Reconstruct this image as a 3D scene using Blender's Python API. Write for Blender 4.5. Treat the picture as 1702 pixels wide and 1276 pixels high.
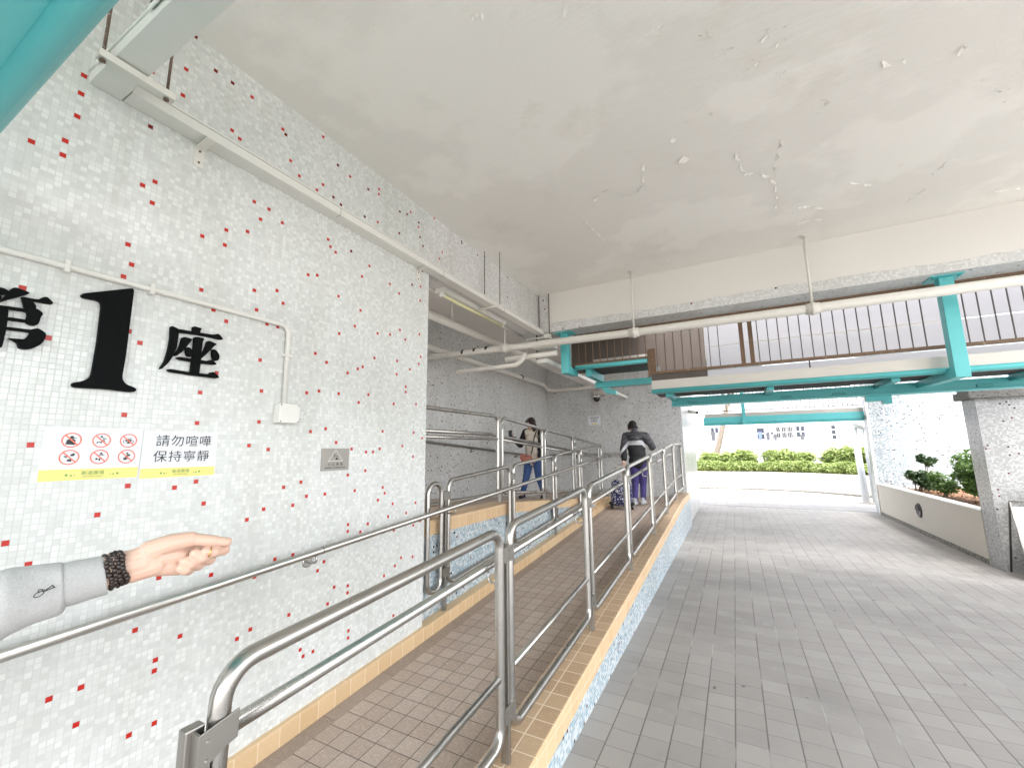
import bpy, bmesh, math, random
from mathutils import Vector, Matrix
from math import radians as rad, sin, cos, pi
for o in list(bpy.data.objects): bpy.data.objects.remove(o)
scene = bpy.context.scene
C = scene.collection
RNG = random.Random(7)

# ------------------------------------------------------------------ camera
cam_d = bpy.data.cameras.new('camera'); cam = bpy.data.objects.new('camera', cam_d); C.objects.link(cam)
Rv = Vector((0.8843492, 0.4666620, -0.0123718)); Uv = Vector((0.0833674, -0.1317987, 0.9877646)); Fv = Vector((-0.4593217, 0.8745603, 0.1554604))
M = Matrix.Identity(4)
for i in range(3):
    M[i][0] = Rv[i]; M[i][1] = Uv[i]; M[i][2] = -Fv[i]
M[2][3] = 1.61
cam.matrix_world = M
cam_d.sensor_fit = 'HORIZONTAL'; cam_d.sensor_width = 36.0; cam_d.lens = 36.0 * 692.66 / 1702.0
cam_d.clip_start = 0.03; cam_d.clip_end = 500
scene.camera = cam

# ------------------------------------------------------------------ world, sun, exposure
world = bpy.data.worlds.new('World'); scene.world = world; world.use_nodes = True
wn = world.node_tree.nodes; wl = world.node_tree.links
sky = wn.new('ShaderNodeTexSky'); sky.sky_type = 'NISHITA'; sky.sun_disc = False
SUN_EL, SUN_ROT = rad(66), rad(150)
sky.sun_elevation = SUN_EL; sky.sun_rotation = SUN_ROT
sky.air_density = 1.0; sky.dust_density = 3.0; sky.ozone_density = 1.0
bg = wn['Background']; bg.inputs[1].default_value = 0.15
hs = wn.new('ShaderNodeHueSaturation'); hs.inputs['Saturation'].default_value = 0.22   # a bright, thinly clouded sky
wl.new(sky.outputs[0], hs.inputs['Color']); wl.new(hs.outputs[0], bg.inputs[0])
sd = bpy.data.lights.new('sun', 'SUN'); sd.energy = 0.6; sd.angle = rad(25); sd.color = (1.0, 0.96, 0.9)
so = bpy.data.objects.new('sun', sd); C.objects.link(so); so.location = (4, -6, 20)
sdir = Vector((sin(SUN_ROT) * cos(SUN_EL), cos(SUN_ROT) * cos(SUN_EL), sin(SUN_EL)))
so.rotation_euler = sdir.to_track_quat('Z', 'Y').to_euler()
scene.view_settings.view_transform = 'Standard'; scene.view_settings.look = 'None'
scene.view_settings.exposure = 3.08; scene.view_settings.gamma = 1.0
scene.render.engine = 'CYCLES'
scene.cycles.max_bounces = 10; scene.cycles.diffuse_bounces = 7; scene.cycles.glossy_bounces = 4
scene.cycles.sample_clamp_indirect = 8; scene.cycles.use_denoising = True
scene.cycles.caustics_reflective = False; scene.cycles.caustics_refractive = False

# ------------------------------------------------------------------ node helpers
class NT:
    def __init__(s, name):
        s.m = bpy.data.materials.new(name); s.m.use_nodes = True
        s.t = s.m.node_tree; s.b = s.t.nodes['Principled BSDF']
    def n(s, ty, **kw):
        nd = s.t.nodes.new(ty)
        for k, v in kw.items(): setattr(nd, k, v)
        return nd
    def put(s, sock, v):
        if v is None: return
        if hasattr(v, 'is_linked') or hasattr(v, 'links'): s.t.links.new(v, sock)
        elif isinstance(v, (tuple, list)) and sock.type == 'RGBA' and len(v) == 3: sock.default_value = (*v, 1)
        else: sock.default_value = v
    def math(s, op, a, b=None, c=None, clamp=False):
        nd = s.n('ShaderNodeMath', operation=op, use_clamp=clamp)
        s.put(nd.inputs[0], a)
        if b is not None: s.put(nd.inputs[1], b)
        if c is not None: s.put(nd.inputs[2], c)
        return nd.outputs[0]
    def mix(s, f, a, b):
        nd = s.n('ShaderNodeMix', data_type='RGBA'); nd.clamp_factor = True
        s.put(nd.inputs[0], f); s.put(nd.inputs[6], a); s.put(nd.inputs[7], b)
        return nd.outputs[2]
    def mixf(s, f, a, b):
        nd = s.n('ShaderNodeMix', data_type='FLOAT')
        s.put(nd.inputs[0], f); s.put(nd.inputs[2], a); s.put(nd.inputs[3], b)
        return nd.outputs[0]
    def pos(s): return s.n('ShaderNodeNewGeometry').outputs['Position']
    def sep(s, v):
        nd = s.n('ShaderNodeSeparateXYZ'); s.t.links.new(v, nd.inputs[0]); return nd.outputs
    def comb(s, x, y, z=0.0):
        nd = s.n('ShaderNodeCombineXYZ'); s.put(nd.inputs[0], x); s.put(nd.inputs[1], y); s.put(nd.inputs[2], z); return nd.outputs[0]
    def noise(s, scale, detail=4, vec=None, rough=0.55, col=False):
        nd = s.n('ShaderNodeTexNoise'); nd.inputs['Scale'].default_value = scale; nd.inputs['Detail'].default_value = detail; nd.inputs['Roughness'].default_value = rough
        if vec is None: vec = s.pos()
        s.t.links.new(vec, nd.inputs['Vector'])
        return nd.outputs['Color' if col else 'Fac']
    def scalev(s, v, sc):
        nd = s.n('ShaderNodeVectorMath', operation='MULTIPLY'); s.t.links.new(v, nd.inputs[0]); nd.inputs[1].default_value = sc; return nd.outputs[0]
    def ramp(s, f, stops, interp='LINEAR'):
        nd = s.n('ShaderNodeValToRGB'); cr = nd.color_ramp; cr.interpolation = interp
        while len(cr.elements) < len(stops): cr.elements.new(0.5)
        for e, (p, c) in zip(cr.elements, stops):
            e.position = p; e.color = (*c, 1) if len(c) == 3 else c
        s.t.links.new(f, nd.inputs[0]); return nd.outputs[0]
    def white(s, vec):
        nd = s.n('ShaderNodeTexWhiteNoise', noise_dimensions='3D'); s.t.links.new(vec, nd.inputs['Vector']); return nd.outputs['Value'], nd.outputs['Color']
    def bump(s, h, strength=0.3, dist=0.01):
        nd = s.n('ShaderNodeBump'); nd.inputs['Strength'].default_value = strength; nd.inputs['Distance'].default_value = dist
        s.t.links.new(h, nd.inputs['Height']); s.t.links.new(nd.outputs[0], s.b.inputs['Normal'])
    def set(s, col=None, rough=None, metal=None, spec=None):
        if col is not None: s.put(s.b.inputs['Base Color'], col)
        if rough is not None: s.put(s.b.inputs['Roughness'], rough)
        if metal is not None: s.put(s.b.inputs['Metallic'], metal)
        if spec is not None: s.put(s.b.inputs['Specular IOR Level'], spec)
        return s.m
    def planar(s):
        """(u, v): the two world axes lying in the face"""
        g = s.n('ShaderNodeNewGeometry'); p = s.sep(g.outputs['Position']); nn = s.sep(g.outputs['True Normal'])
        ax = s.math('GREATER_THAN', s.math('ABSOLUTE', nn[0]), 0.6)
        az = s.math('GREATER_THAN', s.math('ABSOLUTE', nn[2]), 0.6)
        return s.mixf(ax, p[0], p[1]), s.mixf(az, p[2], p[1])

def grid(t, u, v, pu, pv, gw, shear=0.0, bond=False):
    uu = t.math('DIVIDE', u, pu)
    if shear: v = t.math('SUBTRACT', v, t.math('MULTIPLY', u, shear))
    vv = t.math('DIVIDE', v, pv)
    iu = t.math('FLOOR', uu)
    if bond:
        vv = t.math('ADD', vv, t.math('MULTIPLY', t.math('FLOORED_MODULO', iu, 2.0), 0.5))
    iv = t.math('FLOOR', vv)
    fu = t.math('FRACT', uu); fv = t.math('FRACT', vv)
    du = t.math('MULTIPLY', t.math('MINIMUM', fu, t.math('SUBTRACT', 1.0, fu)), pu)
    dv = t.math('MULTIPLY', t.math('MINIMUM', fv, t.math('SUBTRACT', 1.0, fv)), pv)
    d = t.math('MINIMUM', du, dv)
    tile = t.math('MULTIPLY', t.math('SUBTRACT', d, gw * 0.35), 1.0 / (gw * 0.3), clamp=True)
    return iu, iv, tile

def mosaic(name, accent=0.0, acc=((0.22, 0.012, 0.012), (0.02, 0.016, 0.016)), tint=(1, 1, 1), lo=0.50, hi=0.80, pitch=0.021, grout=(0.50, 0.51, 0.50), cool=0.0):
    t = NT(name); u, v = t.planar()
    iu, iv, tile = grid(t, u, v, pitch, pitch, 0.0026)
    cell = t.comb(iu, iv, 3.0); val, colr = t.white(cell)
    clus = t.noise(2.6, 3); val2 = t.math('ADD', val, t.math('MULTIPLY', t.math('SUBTRACT', clus, 0.5), 0.55))
    T = lambda k, g=0.0: tuple(k * c for c in (tint[0] * (1 - cool * g), tint[1], tint[2] * (1 + cool * g * 0.7)))
    mid = lo + (hi - lo) * 0.42
    col = t.ramp(val2, [(0.0, T(lo, 1)), (0.24, T(lo * 1.06, 0.6)), (0.46, T(mid, 0.3)), (0.60, T(hi * 0.93)), (0.80, T(hi))], 'CONSTANT')
    if accent > 0:
        cs = t.n('ShaderNodeSeparateColor'); t.t.links.new(colr, cs.inputs[0])
        am = t.math('GREATER_THAN', cs.outputs[0], 1 - accent)
        ac = t.mix(t.math('GREATER_THAN', cs.outputs[1], 0.45), acc[0], acc[1])
        col = t.mix(am, col, ac)
    dirt = t.noise(0.9, 5); streak = t.noise(1.0, 4, vec=t.comb(t.math('MULTIPLY', u, 7.0), t.math('MULTIPLY', v, 0.55)), rough=0.6)
    dirt = t.math('ADD', t.math('MULTIPLY', dirt, 0.6), t.math('MULTIPLY', streak, 0.4))
    col = t.mix(tile, grout, col)
    mul = t.n('ShaderNodeMix', data_type='RGBA', blend_type='MULTIPLY'); mul.inputs[0].default_value = 1.0
    t.t.links.new(col, mul.inputs[6]); t.t.links.new(t.ramp(dirt, [(0.33, (0.87, 0.865, 0.84)), (0.55, (1, 1, 1))]), mul.inputs[7])
    t.set(mul.outputs[2], t.mixf(tile, 0.7, 0.24)); t.bump(tile, 0.35, 0.002)
    return t.m

def tiles(name, pu, pv, c1, c2, grout, gw, rough=0.5, bond=False, speck=0.0, shear=0.0, blotch=0.0, off=(0, 0), bumpd=0.002):
    t = NT(name); u, v = t.planar()
    u = t.math('ADD', u, off[0]); v = t.math('ADD', v, off[1])
    iu, iv, tile = grid(t, u, v, pu, pv, gw, shear, bond)
    val, _ = t.white(t.comb(iu, iv, 5.0))
    col = t.mix(val, c1, c2)
    if speck:
        sp = t.noise(180, 3, rough=0.7); col = t.mix(t.math('MULTIPLY', t.math('SUBTRACT', sp, 0.42), speck * 4, clamp=True), col, tuple(0.45 * x for x in c1))
        sp2 = t.noise(55, 2); col = t.mix(t.math('MULTIPLY', t.math('SUBTRACT', sp2, 0.5), speck * 3, clamp=True), col, tuple(min(1, 1.35 * x) for x in c2))
    if blotch:
        bl = t.noise(1.3, 5); col = t.mix(t.math('MULTIPLY', t.math('SUBTRACT', bl, 0.4), blotch * 3, clamp=True), col, tuple(0.72 * x for x in c1))
    col = t.mix(tile, grout, col)
    rn = t.noise(7, 4)
    t.set(col, t.math('ADD', rough - 0.12, t.math('MULTIPLY', rn, 0.25))); t.bump(tile, 0.5, bumpd)
    return t.m

def paint(name, col, rough=0.45, var=0.06, sc=6.0, metal=0.0, bumps=0.05, chips=None):
    t = NT(name); n1 = t.noise(sc, 5)
    c = t.mix(n1, tuple(x * (1 - var) for x in col), tuple(min(1, x * (1 + var)) for x in col))
    if chips:
        f = t.noise(38, 6, rough=0.7); c = t.mix(t.math('MULTIPLY', t.math('SUBTRACT', f, chips[0]), 18, clamp=True), c, chips[1])
    t.set(c, t.math('ADD', rough - 0.08, t.math('MULTIPLY', t.noise(sc * 4, 3), 0.16)), metal)
    if bumps: t.bump(t.noise(sc * 14, 3), bumps, 0.004)
    return t.m

def steel(name, col=(0.46, 0.455, 0.44), rough=0.3):
    t = NT(name); v = t.pos()
    br = t.noise(1.0, 2, vec=t.scalev(v, (420, 420, 420)))
    sm = t.noise(5.0, 4)
    t.set(t.mix(sm, tuple(x * 0.86 for x in col), tuple(x * 1.08 for x in col)), t.math('ADD', t.math('MULTIPLY', br, 0.10), t.math('ADD', rough - 0.09, t.math('MULTIPLY', sm, 0.12))), 1.0)
    return t.m

# ------------------------------------------------------------------ mesh builder
class MB:
    def __init__(s): s.v = []; s.f = []; s.mi = []; s.sm = []; s.cur = 0
    def face(s, idx, smooth=False): s.f.append(tuple(idx)); s.mi.append(s.cur); s.sm.append(smooth)
    def add(s, vs, fs, smooth=False):
        b = len(s.v); s.v += [tuple(p) for p in vs]
        for f in fs: s.face([b + i for i in f], smooth)
    def box(s, a, b):
        x0, y0, z0 = a; x1, y1, z1 = b
        s.add([(x0, y0, z0), (x1, y0, z0), (x1, y1, z0), (x0, y1, z0), (x0, y0, z1), (x1, y0, z1), (x1, y1, z1), (x0, y1, z1)],
              [(0, 3, 2, 1), (4, 5, 6, 7), (0, 1, 5, 4), (1, 2, 6, 5), (2, 3, 7, 6), (3, 0, 4, 7)])
        return s
    def obox(s, c, ax, ay, az, hx, hy, hz):
        c = Vector(c); ax = Vector(ax).normalized() * hx; ay = Vector(ay).normalized() * hy; az = Vector(az).normalized() * hz
        P = [c + i * ax + j * ay + k * az for k in (-1, 1) for (i, j) in ((-1, -1), (1, -1), (1, 1), (-1, 1))]
        s.add(P, [(0, 3, 2, 1), (4, 5, 6, 7), (0, 1, 5, 4), (1, 2, 6, 5), (2, 3, 7, 6), (3, 0, 4, 7)])
        return s
    def quad(s, a, b, c, d): s.add([a, b, c, d], [(0, 1, 2, 3)]); return s
    def tube(s, pts, r, seg=12, closed=False, cap=True, rr=None):
        pts = [Vector(p) for p in pts]; n = len(pts); base = len(s.v)
        tang = []
        for i in range(n):
            if closed: d = (pts[(i + 1) % n] - pts[i - 1])
            else: d = pts[min(i + 1, n - 1)] - pts[max(i - 1, 0)]
            tang.append(d.normalized())
        t0 = tang[0]; up = Vector((1, 0, 0)) if abs(t0.x) < 0.8 else Vector((0, 0, 1))
        nrm = (up - t0 * up.dot(t0)).normalized()
        for i in range(n):
            nrm = (nrm - tang[i] * nrm.dot(tang[i])).normalized(); bi = tang[i].cross(nrm)
            ri = rr[i] if rr else r
            for k in range(seg):
                a = 2 * pi * k / seg; s.v.append(tuple(pts[i] + nrm * (cos(a) * ri) + bi * (sin(a) * ri)))
        m = n if closed else n - 1
        for i in range(m):
            for k in range(seg):
                a0 = base + i * seg + k; a1 = base + i * seg + (k + 1) % seg; j = (i + 1) % n
                s.face((a0, a1, base + j * seg + (k + 1) % seg, base + j * seg + k), True)
        if cap and not closed:
            s.face([base + k for k in range(seg)][::-1]); s.face([base + (n - 1) * seg + k for k in range(seg)])
        return s
    def cyl(s, a, b, r, seg=16, r2=None): return s.tube([a, b], r, seg, rr=[r, r if r2 is None else r2])
    def lathe(s, c, prof, seg=20, axis=(0, 0, 1)):
        c = Vector(c); az = Vector(axis).normalized(); ax = az.orthogonal().normalized(); ay = az.cross(ax); b = len(s.v)
        for r, h in prof:
            for k in range(seg):
                a = 2 * pi * k / seg; s.v.append(tuple(c + az * h + ax * (r * cos(a)) + ay * (r * sin(a))))
        for i in range(len(prof) - 1):
            for k in range(seg):
                s.face((b + i * seg + k, b + i * seg + (k + 1) % seg, b + (i + 1) * seg + (k + 1) % seg, b + (i + 1) * seg + k), True)
        s.face([b + k for k in range(seg)][::-1]); s.face([b + (len(prof) - 1) * seg + k for k in range(seg)])
        return s
    def prism(s, poly, fn, d0, d1):
        """poly: list of 2-D points, fn(p, d) -> 3-D"""
        n = len(poly)
        s.add([fn(p, d0) for p in poly] + [fn(p, d1) for p in poly], [tuple(range(n))[::-1], tuple(range(n, 2 * n))] + [(i, (i + 1) % n, n + (i + 1) % n, n + i) for i in range(n)])
        return s
    def ell(s, c, r, seg=14, rings=8, rot=None):
        c = Vector(c); b = len(s.v)
        for i in range(rings + 1):
            th = pi * i / rings
            for k in range(seg):
                a = 2 * pi * k / seg; p = Vector((r[0] * sin(th) * cos(a), r[1] * sin(th) * sin(a), r[2] * cos(th)))
                if rot: p = rot @ p
                s.v.append(tuple(c + p))
        for i in range(rings):
            for k in range(seg):
                s.face((b + i * seg + k, b + (i + 1) * seg + k, b + (i + 1) * seg + (k + 1) % seg, b + i * seg + (k + 1) % seg), True)
        return s
    def cap(s, a, b, r0, r1, seg=12, sq=None):
        """tapered capsule; sq=(axis, factor) squashes it along an axis"""
        a = Vector(a); b = Vector(b); d = (b - a); L = d.length; d = d.normalized() if L > 1e-6 else Vector((0, 0, 1))
        pts = []; rs = []
        for i in range(5): th = pi / 2 * i / 4.5; pts.append(a - d * (r0 * cos(th))); rs.append(max(r0 * sin(th), r0 * 0.08))
        pts.append(a); rs.append(r0); pts.append(b); rs.append(r1)
        for i in range(4, -1, -1): th = pi / 2 * i / 4.5; pts.append(b + d * (r1 * cos(th))); rs.append(max(r1 * sin(th), r1 * 0.08))
        i0 = len(s.v); s.tube(pts, r0, seg, rr=rs)
        if sq:
            ax = Vector(sq[0]).normalized(); k = sq[1]; mid = None
            for i in range(i0, len(s.v)):
                p = Vector(s.v[i]); tt = max(0, min(1, (p - a).dot(d) / max(L, 1e-6))); base = a + (b - a) * tt
                q = p - base; q = q - ax * (q.dot(ax) * (1 - k)); s.v[i] = tuple(base + q)
        return s
    def mesh(s, name):
        me = bpy.data.meshes.new(name); me.from_pydata(s.v, [], s.f)
        me.polygons.foreach_set('material_index', s.mi); me.polygons.foreach_set('use_smooth', s.sm); me.update()
        return me
    def build(s, name, mat, parent=None, bevel=0.0):
        me = s.mesh(name)
        for m in (mat if isinstance(mat, (list, tuple)) else [mat]): me.materials.append(m)
        return link(name, me, parent, bevel)

def link(name, me, parent=None, bevel=0.0):
    o = bpy.data.objects.new(name, me); C.objects.link(o)
    if parent is not None:
        o.parent = parent; p = parent; off = Vector((0, 0, 0))
        while p is not None: off += p.location; p = p.parent
        o.location = -off
    if bevel:
        b = o.modifiers.new('bevel', 'BEVEL'); b.width = bevel; b.segments = 2; b.limit_method = 'ANGLE'; b.angle_limit = rad(40)
    return o
def thing(name, label, cat, loc, group=None):
    o = bpy.data.objects.new(name, None); C.objects.link(o); o.location = loc; o.empty_display_size = 0.1
    o['label'] = label; o['category'] = cat
    if group: o['group'] = group
    return o
def tag(o, label, cat, group=None):
    o['label'] = label; o['category'] = cat
    if group: o['group'] = group
    return o
def struct(o, kind='structure'): o['kind'] = kind; return o
def fillet(pts, r, n=6, closed=False):
    pts = [Vector(p) for p in pts]; out = []; N = len(pts)
    for i, p in enumerate(pts):
        if not closed and i in (0, N - 1): out.append(p); continue
        a = pts[i - 1] - p; b = pts[(i + 1) % N] - p; la, lb = a.length, b.length; a.normalize(); b.normalize()
        ang = a.angle(b); t = min(r / math.tan(ang / 2), la * 0.49, lb * 0.49); rr = t * math.tan(ang / 2)
        ce = p + (a + b).normalized() * (rr / sin(ang / 2)); s0 = p + a * t - ce; s1 = p + b * t - ce
        L0 = s0.length
        for k in range(n + 1): out.append(ce + (s0.normalized().slerp(s1.normalized(), k / n)) * L0 if s0.angle(s1) > 1e-4 else p)
    return out
def curve_mesh(name, polys=None, text=None, size=1.0, depth=0.004, spacing=1.0):
    """flat filled outlines or lettering in the XY plane, made into a mesh of its own"""
    if text is not None:
        cu = bpy.data.curves.new(name, 'FONT'); cu.body = text; cu.size = size; cu.align_x = 'CENTER'; cu.align_y = 'CENTER'; cu.space_character = spacing
    else:
        cu = bpy.data.curves.new(name, 'CURVE'); cu.dimensions = '2D'; cu.fill_mode = 'BOTH'
        for p in polys:
            sp = cu.splines.new('POLY'); sp.points.add(len(p) - 1); sp.use_cyclic_u = True
            for q, xy in zip(sp.points, p): q.co = (xy[0], xy[1], 0, 1)
    cu.extrude = depth / 2
    o = bpy.data.objects.new(name, cu); C.objects.link(o)
    dg = bpy.context.evaluated_depsgraph_get(); me = bpy.data.meshes.new_from_object(o.evaluated_get(dg))
    bpy.data.objects.remove(o); bpy.data.curves.remove(cu); me.name = name
    return me
def remesh(mb, voxel, smooth=4, fac=0.5):
    me = mb.mesh('temp'); o = bpy.data.objects.new('temp', me); C.objects.link(o)
    r = o.modifiers.new('r', 'REMESH'); r.mode = 'VOXEL'; r.voxel_size = voxel; r.use_smooth_shade = True
    if smooth: s = o.modifiers.new('s', 'SMOOTH'); s.iterations = smooth; s.factor = fac
    dg = bpy.context.evaluated_depsgraph_get(); dg.update(); out = bpy.data.meshes.new_from_object(o.evaluated_get(dg))
    bpy.data.objects.remove(o); bpy.data.meshes.remove(me)
    out.polygons.foreach_set('use_smooth', [True] * len(out.polygons))
    return out
def put_mesh(name, me, mat, parent=None):
    me.name = name; me.materials.clear()
    for m in (mat if isinstance(mat, (list, tuple)) else [mat]): me.materials.append(m)
    return link(name, me, parent)
def xform(me, m): me.transform(m); me.update(); return me
# frame of the left wall: letter x runs along +Y, letter y along +Z, front along +X
def wall_frame(x, y, z, s=1.0): return Matrix(((0, 0, s, x), (s, 0, 0, y), (0, s, 0, z), (0, 0, 0, 1)))
def back_frame(x, y, z): return Matrix(((1, 0, 0, x), (0, 0, -1, y), (0, 1, 0, z), (0, 0, 0, 1)))
# ------------------------------------------------------------------ materials
m_mosaic = mosaic('white_mosaic', 0.0, tint=(0.97, 1.0, 0.985), lo=0.655, hi=0.79, grout=(0.60, 0.615, 0.605))
m_mosaic_dots = mosaic('white_mosaic_with_red', 0.005, lo=0.64, hi=0.80, grout=(0.58, 0.59, 0.58))
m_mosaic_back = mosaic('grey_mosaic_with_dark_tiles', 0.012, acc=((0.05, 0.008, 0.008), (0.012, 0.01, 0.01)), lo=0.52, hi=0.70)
m_mosaic_blue = mosaic('pale_blue_mosaic', 0.03, acc=((0.16, 0.01, 0.012), (0.015, 0.013, 0.02)), tint=(0.9, 0.98, 1.0), lo=0.40, hi=0.66, cool=0.24, grout=(0.50, 0.54, 0.57))
m_red = paint('red_glazed_tile', (0.50, 0.012, 0.004), 0.3, 0.2, 60, bumps=0)
m_red_shaded = paint('shaded_red_glazed_tile', (0.17, 0.010, 0.008), 0.2, 0.2, 60, bumps=0)  # the red tile again, with the shade under the ceiling put into its colour
m_tan = tiles('tan_tile', 0.1145, 0.1145, (0.62, 0.42, 0.235), (0.70, 0.50, 0.30), (0.74, 0.60, 0.44), 0.0055, 0.42, speck=0.12, off=(0.0, 0.026))
m_tan_top = tiles('tan_coping_tile', 0.1145, 0.1145, (0.50, 0.345, 0.215), (0.60, 0.43, 0.28), (0.78, 0.66, 0.50), 0.006, 0.45, speck=0.35, blotch=0.25, off=(0.917, 0.008))
m_tan_skirt = tiles('tan_skirting_tile', 0.1145, 3.0, (0.62, 0.43, 0.24), (0.69, 0.50, 0.30), (0.78, 0.63, 0.45), 0.0055, 0.42, speck=0.10, off=(0.027, 1.0))
m_ramp = tiles('brown_floor_tile', 0.1145, 0.1145, (0.46, 0.36, 0.295), (0.56, 0.465, 0.395), (0.15, 0.115, 0.095), 0.005, 0.55, speck=0.5, blotch=0.3, off=(2.12, 0.022))
m_border = tiles('brown_border_tile', 3.0, 0.46, (0.36, 0.295, 0.25), (0.41, 0.34, 0.295), (0.18, 0.145, 0.12), 0.004, 0.6, speck=0.5, blotch=0.3, off=(1.0, 0))
def pave_mat():
    t = NT('grey_paver'); u, v = t.planar(); pu, pv = 0.16, 0.16
    uu = t.math('DIVIDE', t.math('ADD', u, -0.03), pu); iu = t.math('FLOOR', uu)
    vv = t.math('ADD', t.math('DIVIDE', v, pv), t.math('MULTIPLY', t.white(t.comb(iu, 2.0, 9.0))[0], 0.35)); iv = t.math('FLOOR', vv)
    edge = lambda f, p: t.math('MULTIPLY', t.math('MINIMUM', f, t.math('SUBTRACT', 1.0, f)), p)
    du = edge(t.math('FRACT', uu), pu); dv = edge(t.math('FRACT', vv), pv)
    wob = t.noise(2.2, 3); fine = t.noise(60, 3)
    gu = t.math('MULTIPLY', t.math('SUBTRACT', t.math('ADD', 0.0028, t.math('MULTIPLY', wob, 0.0026)), du), 900, clamp=True)
    gv = t.math('MULTIPLY', t.math('SUBTRACT', t.math('ADD', 0.0006, t.math('MULTIPLY', t.noise(1.1, 2), 0.0040)), dv), 900, clamp=True)
    val, _ = t.white(t.comb(iu, iv, 5.0)); col = t.mix(val, (0.300, 0.282, 0.266), (0.350, 0.331, 0.314))
    bl = t.noise(0.8, 6, rough=0.6); col = t.mix(t.math('MULTIPLY', t.math('SUBTRACT', bl, 0.46), 3.2, clamp=True), col, (0.205, 0.196, 0.19))
    st = t.noise(3.3, 5, rough=0.65); col = t.mix(t.math('MULTIPLY', t.math('SUBTRACT', st, 0.60), 5, clamp=True), col, (0.37, 0.36, 0.35))
    sp = t.noise(9.0, 2); col = t.mix(t.math('MULTIPLY', t.math('SUBTRACT', sp, 0.73), 30, clamp=True), col, (0.10, 0.095, 0.09))
    sc = t.noise(150, 3, rough=0.7); col = t.mix(t.math('MULTIPLY', t.math('SUBTRACT', sc, 0.55), 1.2, clamp=True), col, (0.25, 0.24, 0.23))
    jc = t.mix(t.math('MULTIPLY', t.math('SUBTRACT', t.noise(1.7, 3), 0.52), 7, clamp=True), (0.115, 0.105, 0.098), (0.43, 0.42, 0.40))
    col = t.mix(t.math('MULTIPLY', gv, 0.7), col, jc); col = t.mix(t.math('MULTIPLY', gu, 0.9), col, jc)
    t.set(col, t.math('ADD', 0.42, t.math('MULTIPLY', fine, 0.25)))
    t.bump(t.math('SUBTRACT', t.math('MULTIPLY', sc, 0.25), t.math('MAXIMUM', gu, t.math('MULTIPLY', gv, 0.5))), 0.4, 0.0025)
    return t.m
m_pave = pave_mat()
m_path = tiles('pale_paver', 0.3, 0.3, (0.30, 0.29, 0.285), (0.34, 0.33, 0.32), (0.21, 0.20, 0.195), 0.008, 0.7, speck=0.1, blotch=0.2)
m_earth = paint('bare_ground', (0.20, 0.20, 0.18), 0.9, 0.2, 0.6)
m_cream = paint('cream_render', (0.53, 0.49, 0.43), 0.7, 0.05, 2.2, bumps=0.08)
m_beam = paint('off_white_paint', (0.76, 0.735, 0.70), 0.55, 0.045, 1.7, bumps=0.06)
m_white = paint('white_enamel', (0.74, 0.735, 0.70), 0.38, 0.05, 9, bumps=0.03)
m_pipe = paint('old_white_pipe_paint', (0.72, 0.70, 0.65), 0.42, 0.07, 12, bumps=0.10, chips=(0.70, (0.20, 0.15, 0.11)))
m_teal = paint('teal_paint', (0.11, 0.52, 0.54), 0.36, 0.10, 3, bumps=0.08, chips=(0.71, (0.10, 0.16, 0.15)))
m_teal_dark = paint('deep_teal_paint', (0.07, 0.40, 0.42), 0.42, 0.12, 5, bumps=0.05)  # deeper, slightly rougher teal without chips
m_rust = paint('rusty_brown_steel', (0.16, 0.095, 0.055), 0.6, 0.25, 14, bumps=0.15, chips=(0.60, (0.33, 0.24, 0.16)))
m_dark = paint('dark_steel', (0.035, 0.03, 0.028), 0.5, 0.3, 8)
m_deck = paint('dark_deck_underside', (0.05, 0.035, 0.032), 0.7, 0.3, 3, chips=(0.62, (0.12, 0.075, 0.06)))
m_galv = paint('galvanised_sheet', (0.50, 0.47, 0.43), 0.42, 0.10, 3.5, metal=0.35, bumps=0.04)
m_brownpanel = paint('brown_board', (0.095, 0.074, 0.062), 0.55, 0.3, 3.0, bumps=0.06)
m_steel = steel('brushed_stainless', (0.47, 0.455, 0.43), 0.27)
m_steel_dull = steel('dull_stainless', (0.35, 0.335, 0.31), 0.40)
m_rod = paint('rusted_rod', (0.13, 0.085, 0.06), 0.6, 0.4, 30, bumps=0.2, chips=(0.58, (0.42, 0.38, 0.33)))
m_black = paint('black_letter', (0.0035, 0.004, 0.0045), 0.62, 0.2, 8, bumps=0.02); m_black.node_tree.nodes['Principled BSDF'].inputs['Specular IOR Level'].default_value = 0.08
m_rubber = paint('black_rubber', (0.02, 0.02, 0.02), 0.7, 0.2, 20)
m_print = paint('printed_black', (0.02, 0.02, 0.022), 0.5, 0.0, 8, bumps=0)
def panel_mat():
    t = NT('frosted_panel'); n = t.noise(1.1, 3, vec=t.scalev(t.pos(), (0.35, 1, 2.2)))
    t.set(t.ramp(n, [(0.3, (0.44, 0.44, 0.47)), (0.7, (0.54, 0.53, 0.55))]), 0.4)
    tr = t.n('ShaderNodeBsdfTranslucent'); tr.inputs[0].default_value = (0.46, 0.455, 0.48, 1)
    mx = t.n('ShaderNodeMixShader'); mx.inputs[0].default_value = 0.55
    out = t.t.nodes['Material Output']; t.t.links.new(t.b.outputs[0], mx.inputs[1]); t.t.links.new(tr.outputs[0], mx.inputs[2]); t.t.links.new(mx.outputs[0], out.inputs[0])
    return t.m
m_panel = panel_mat()
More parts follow.
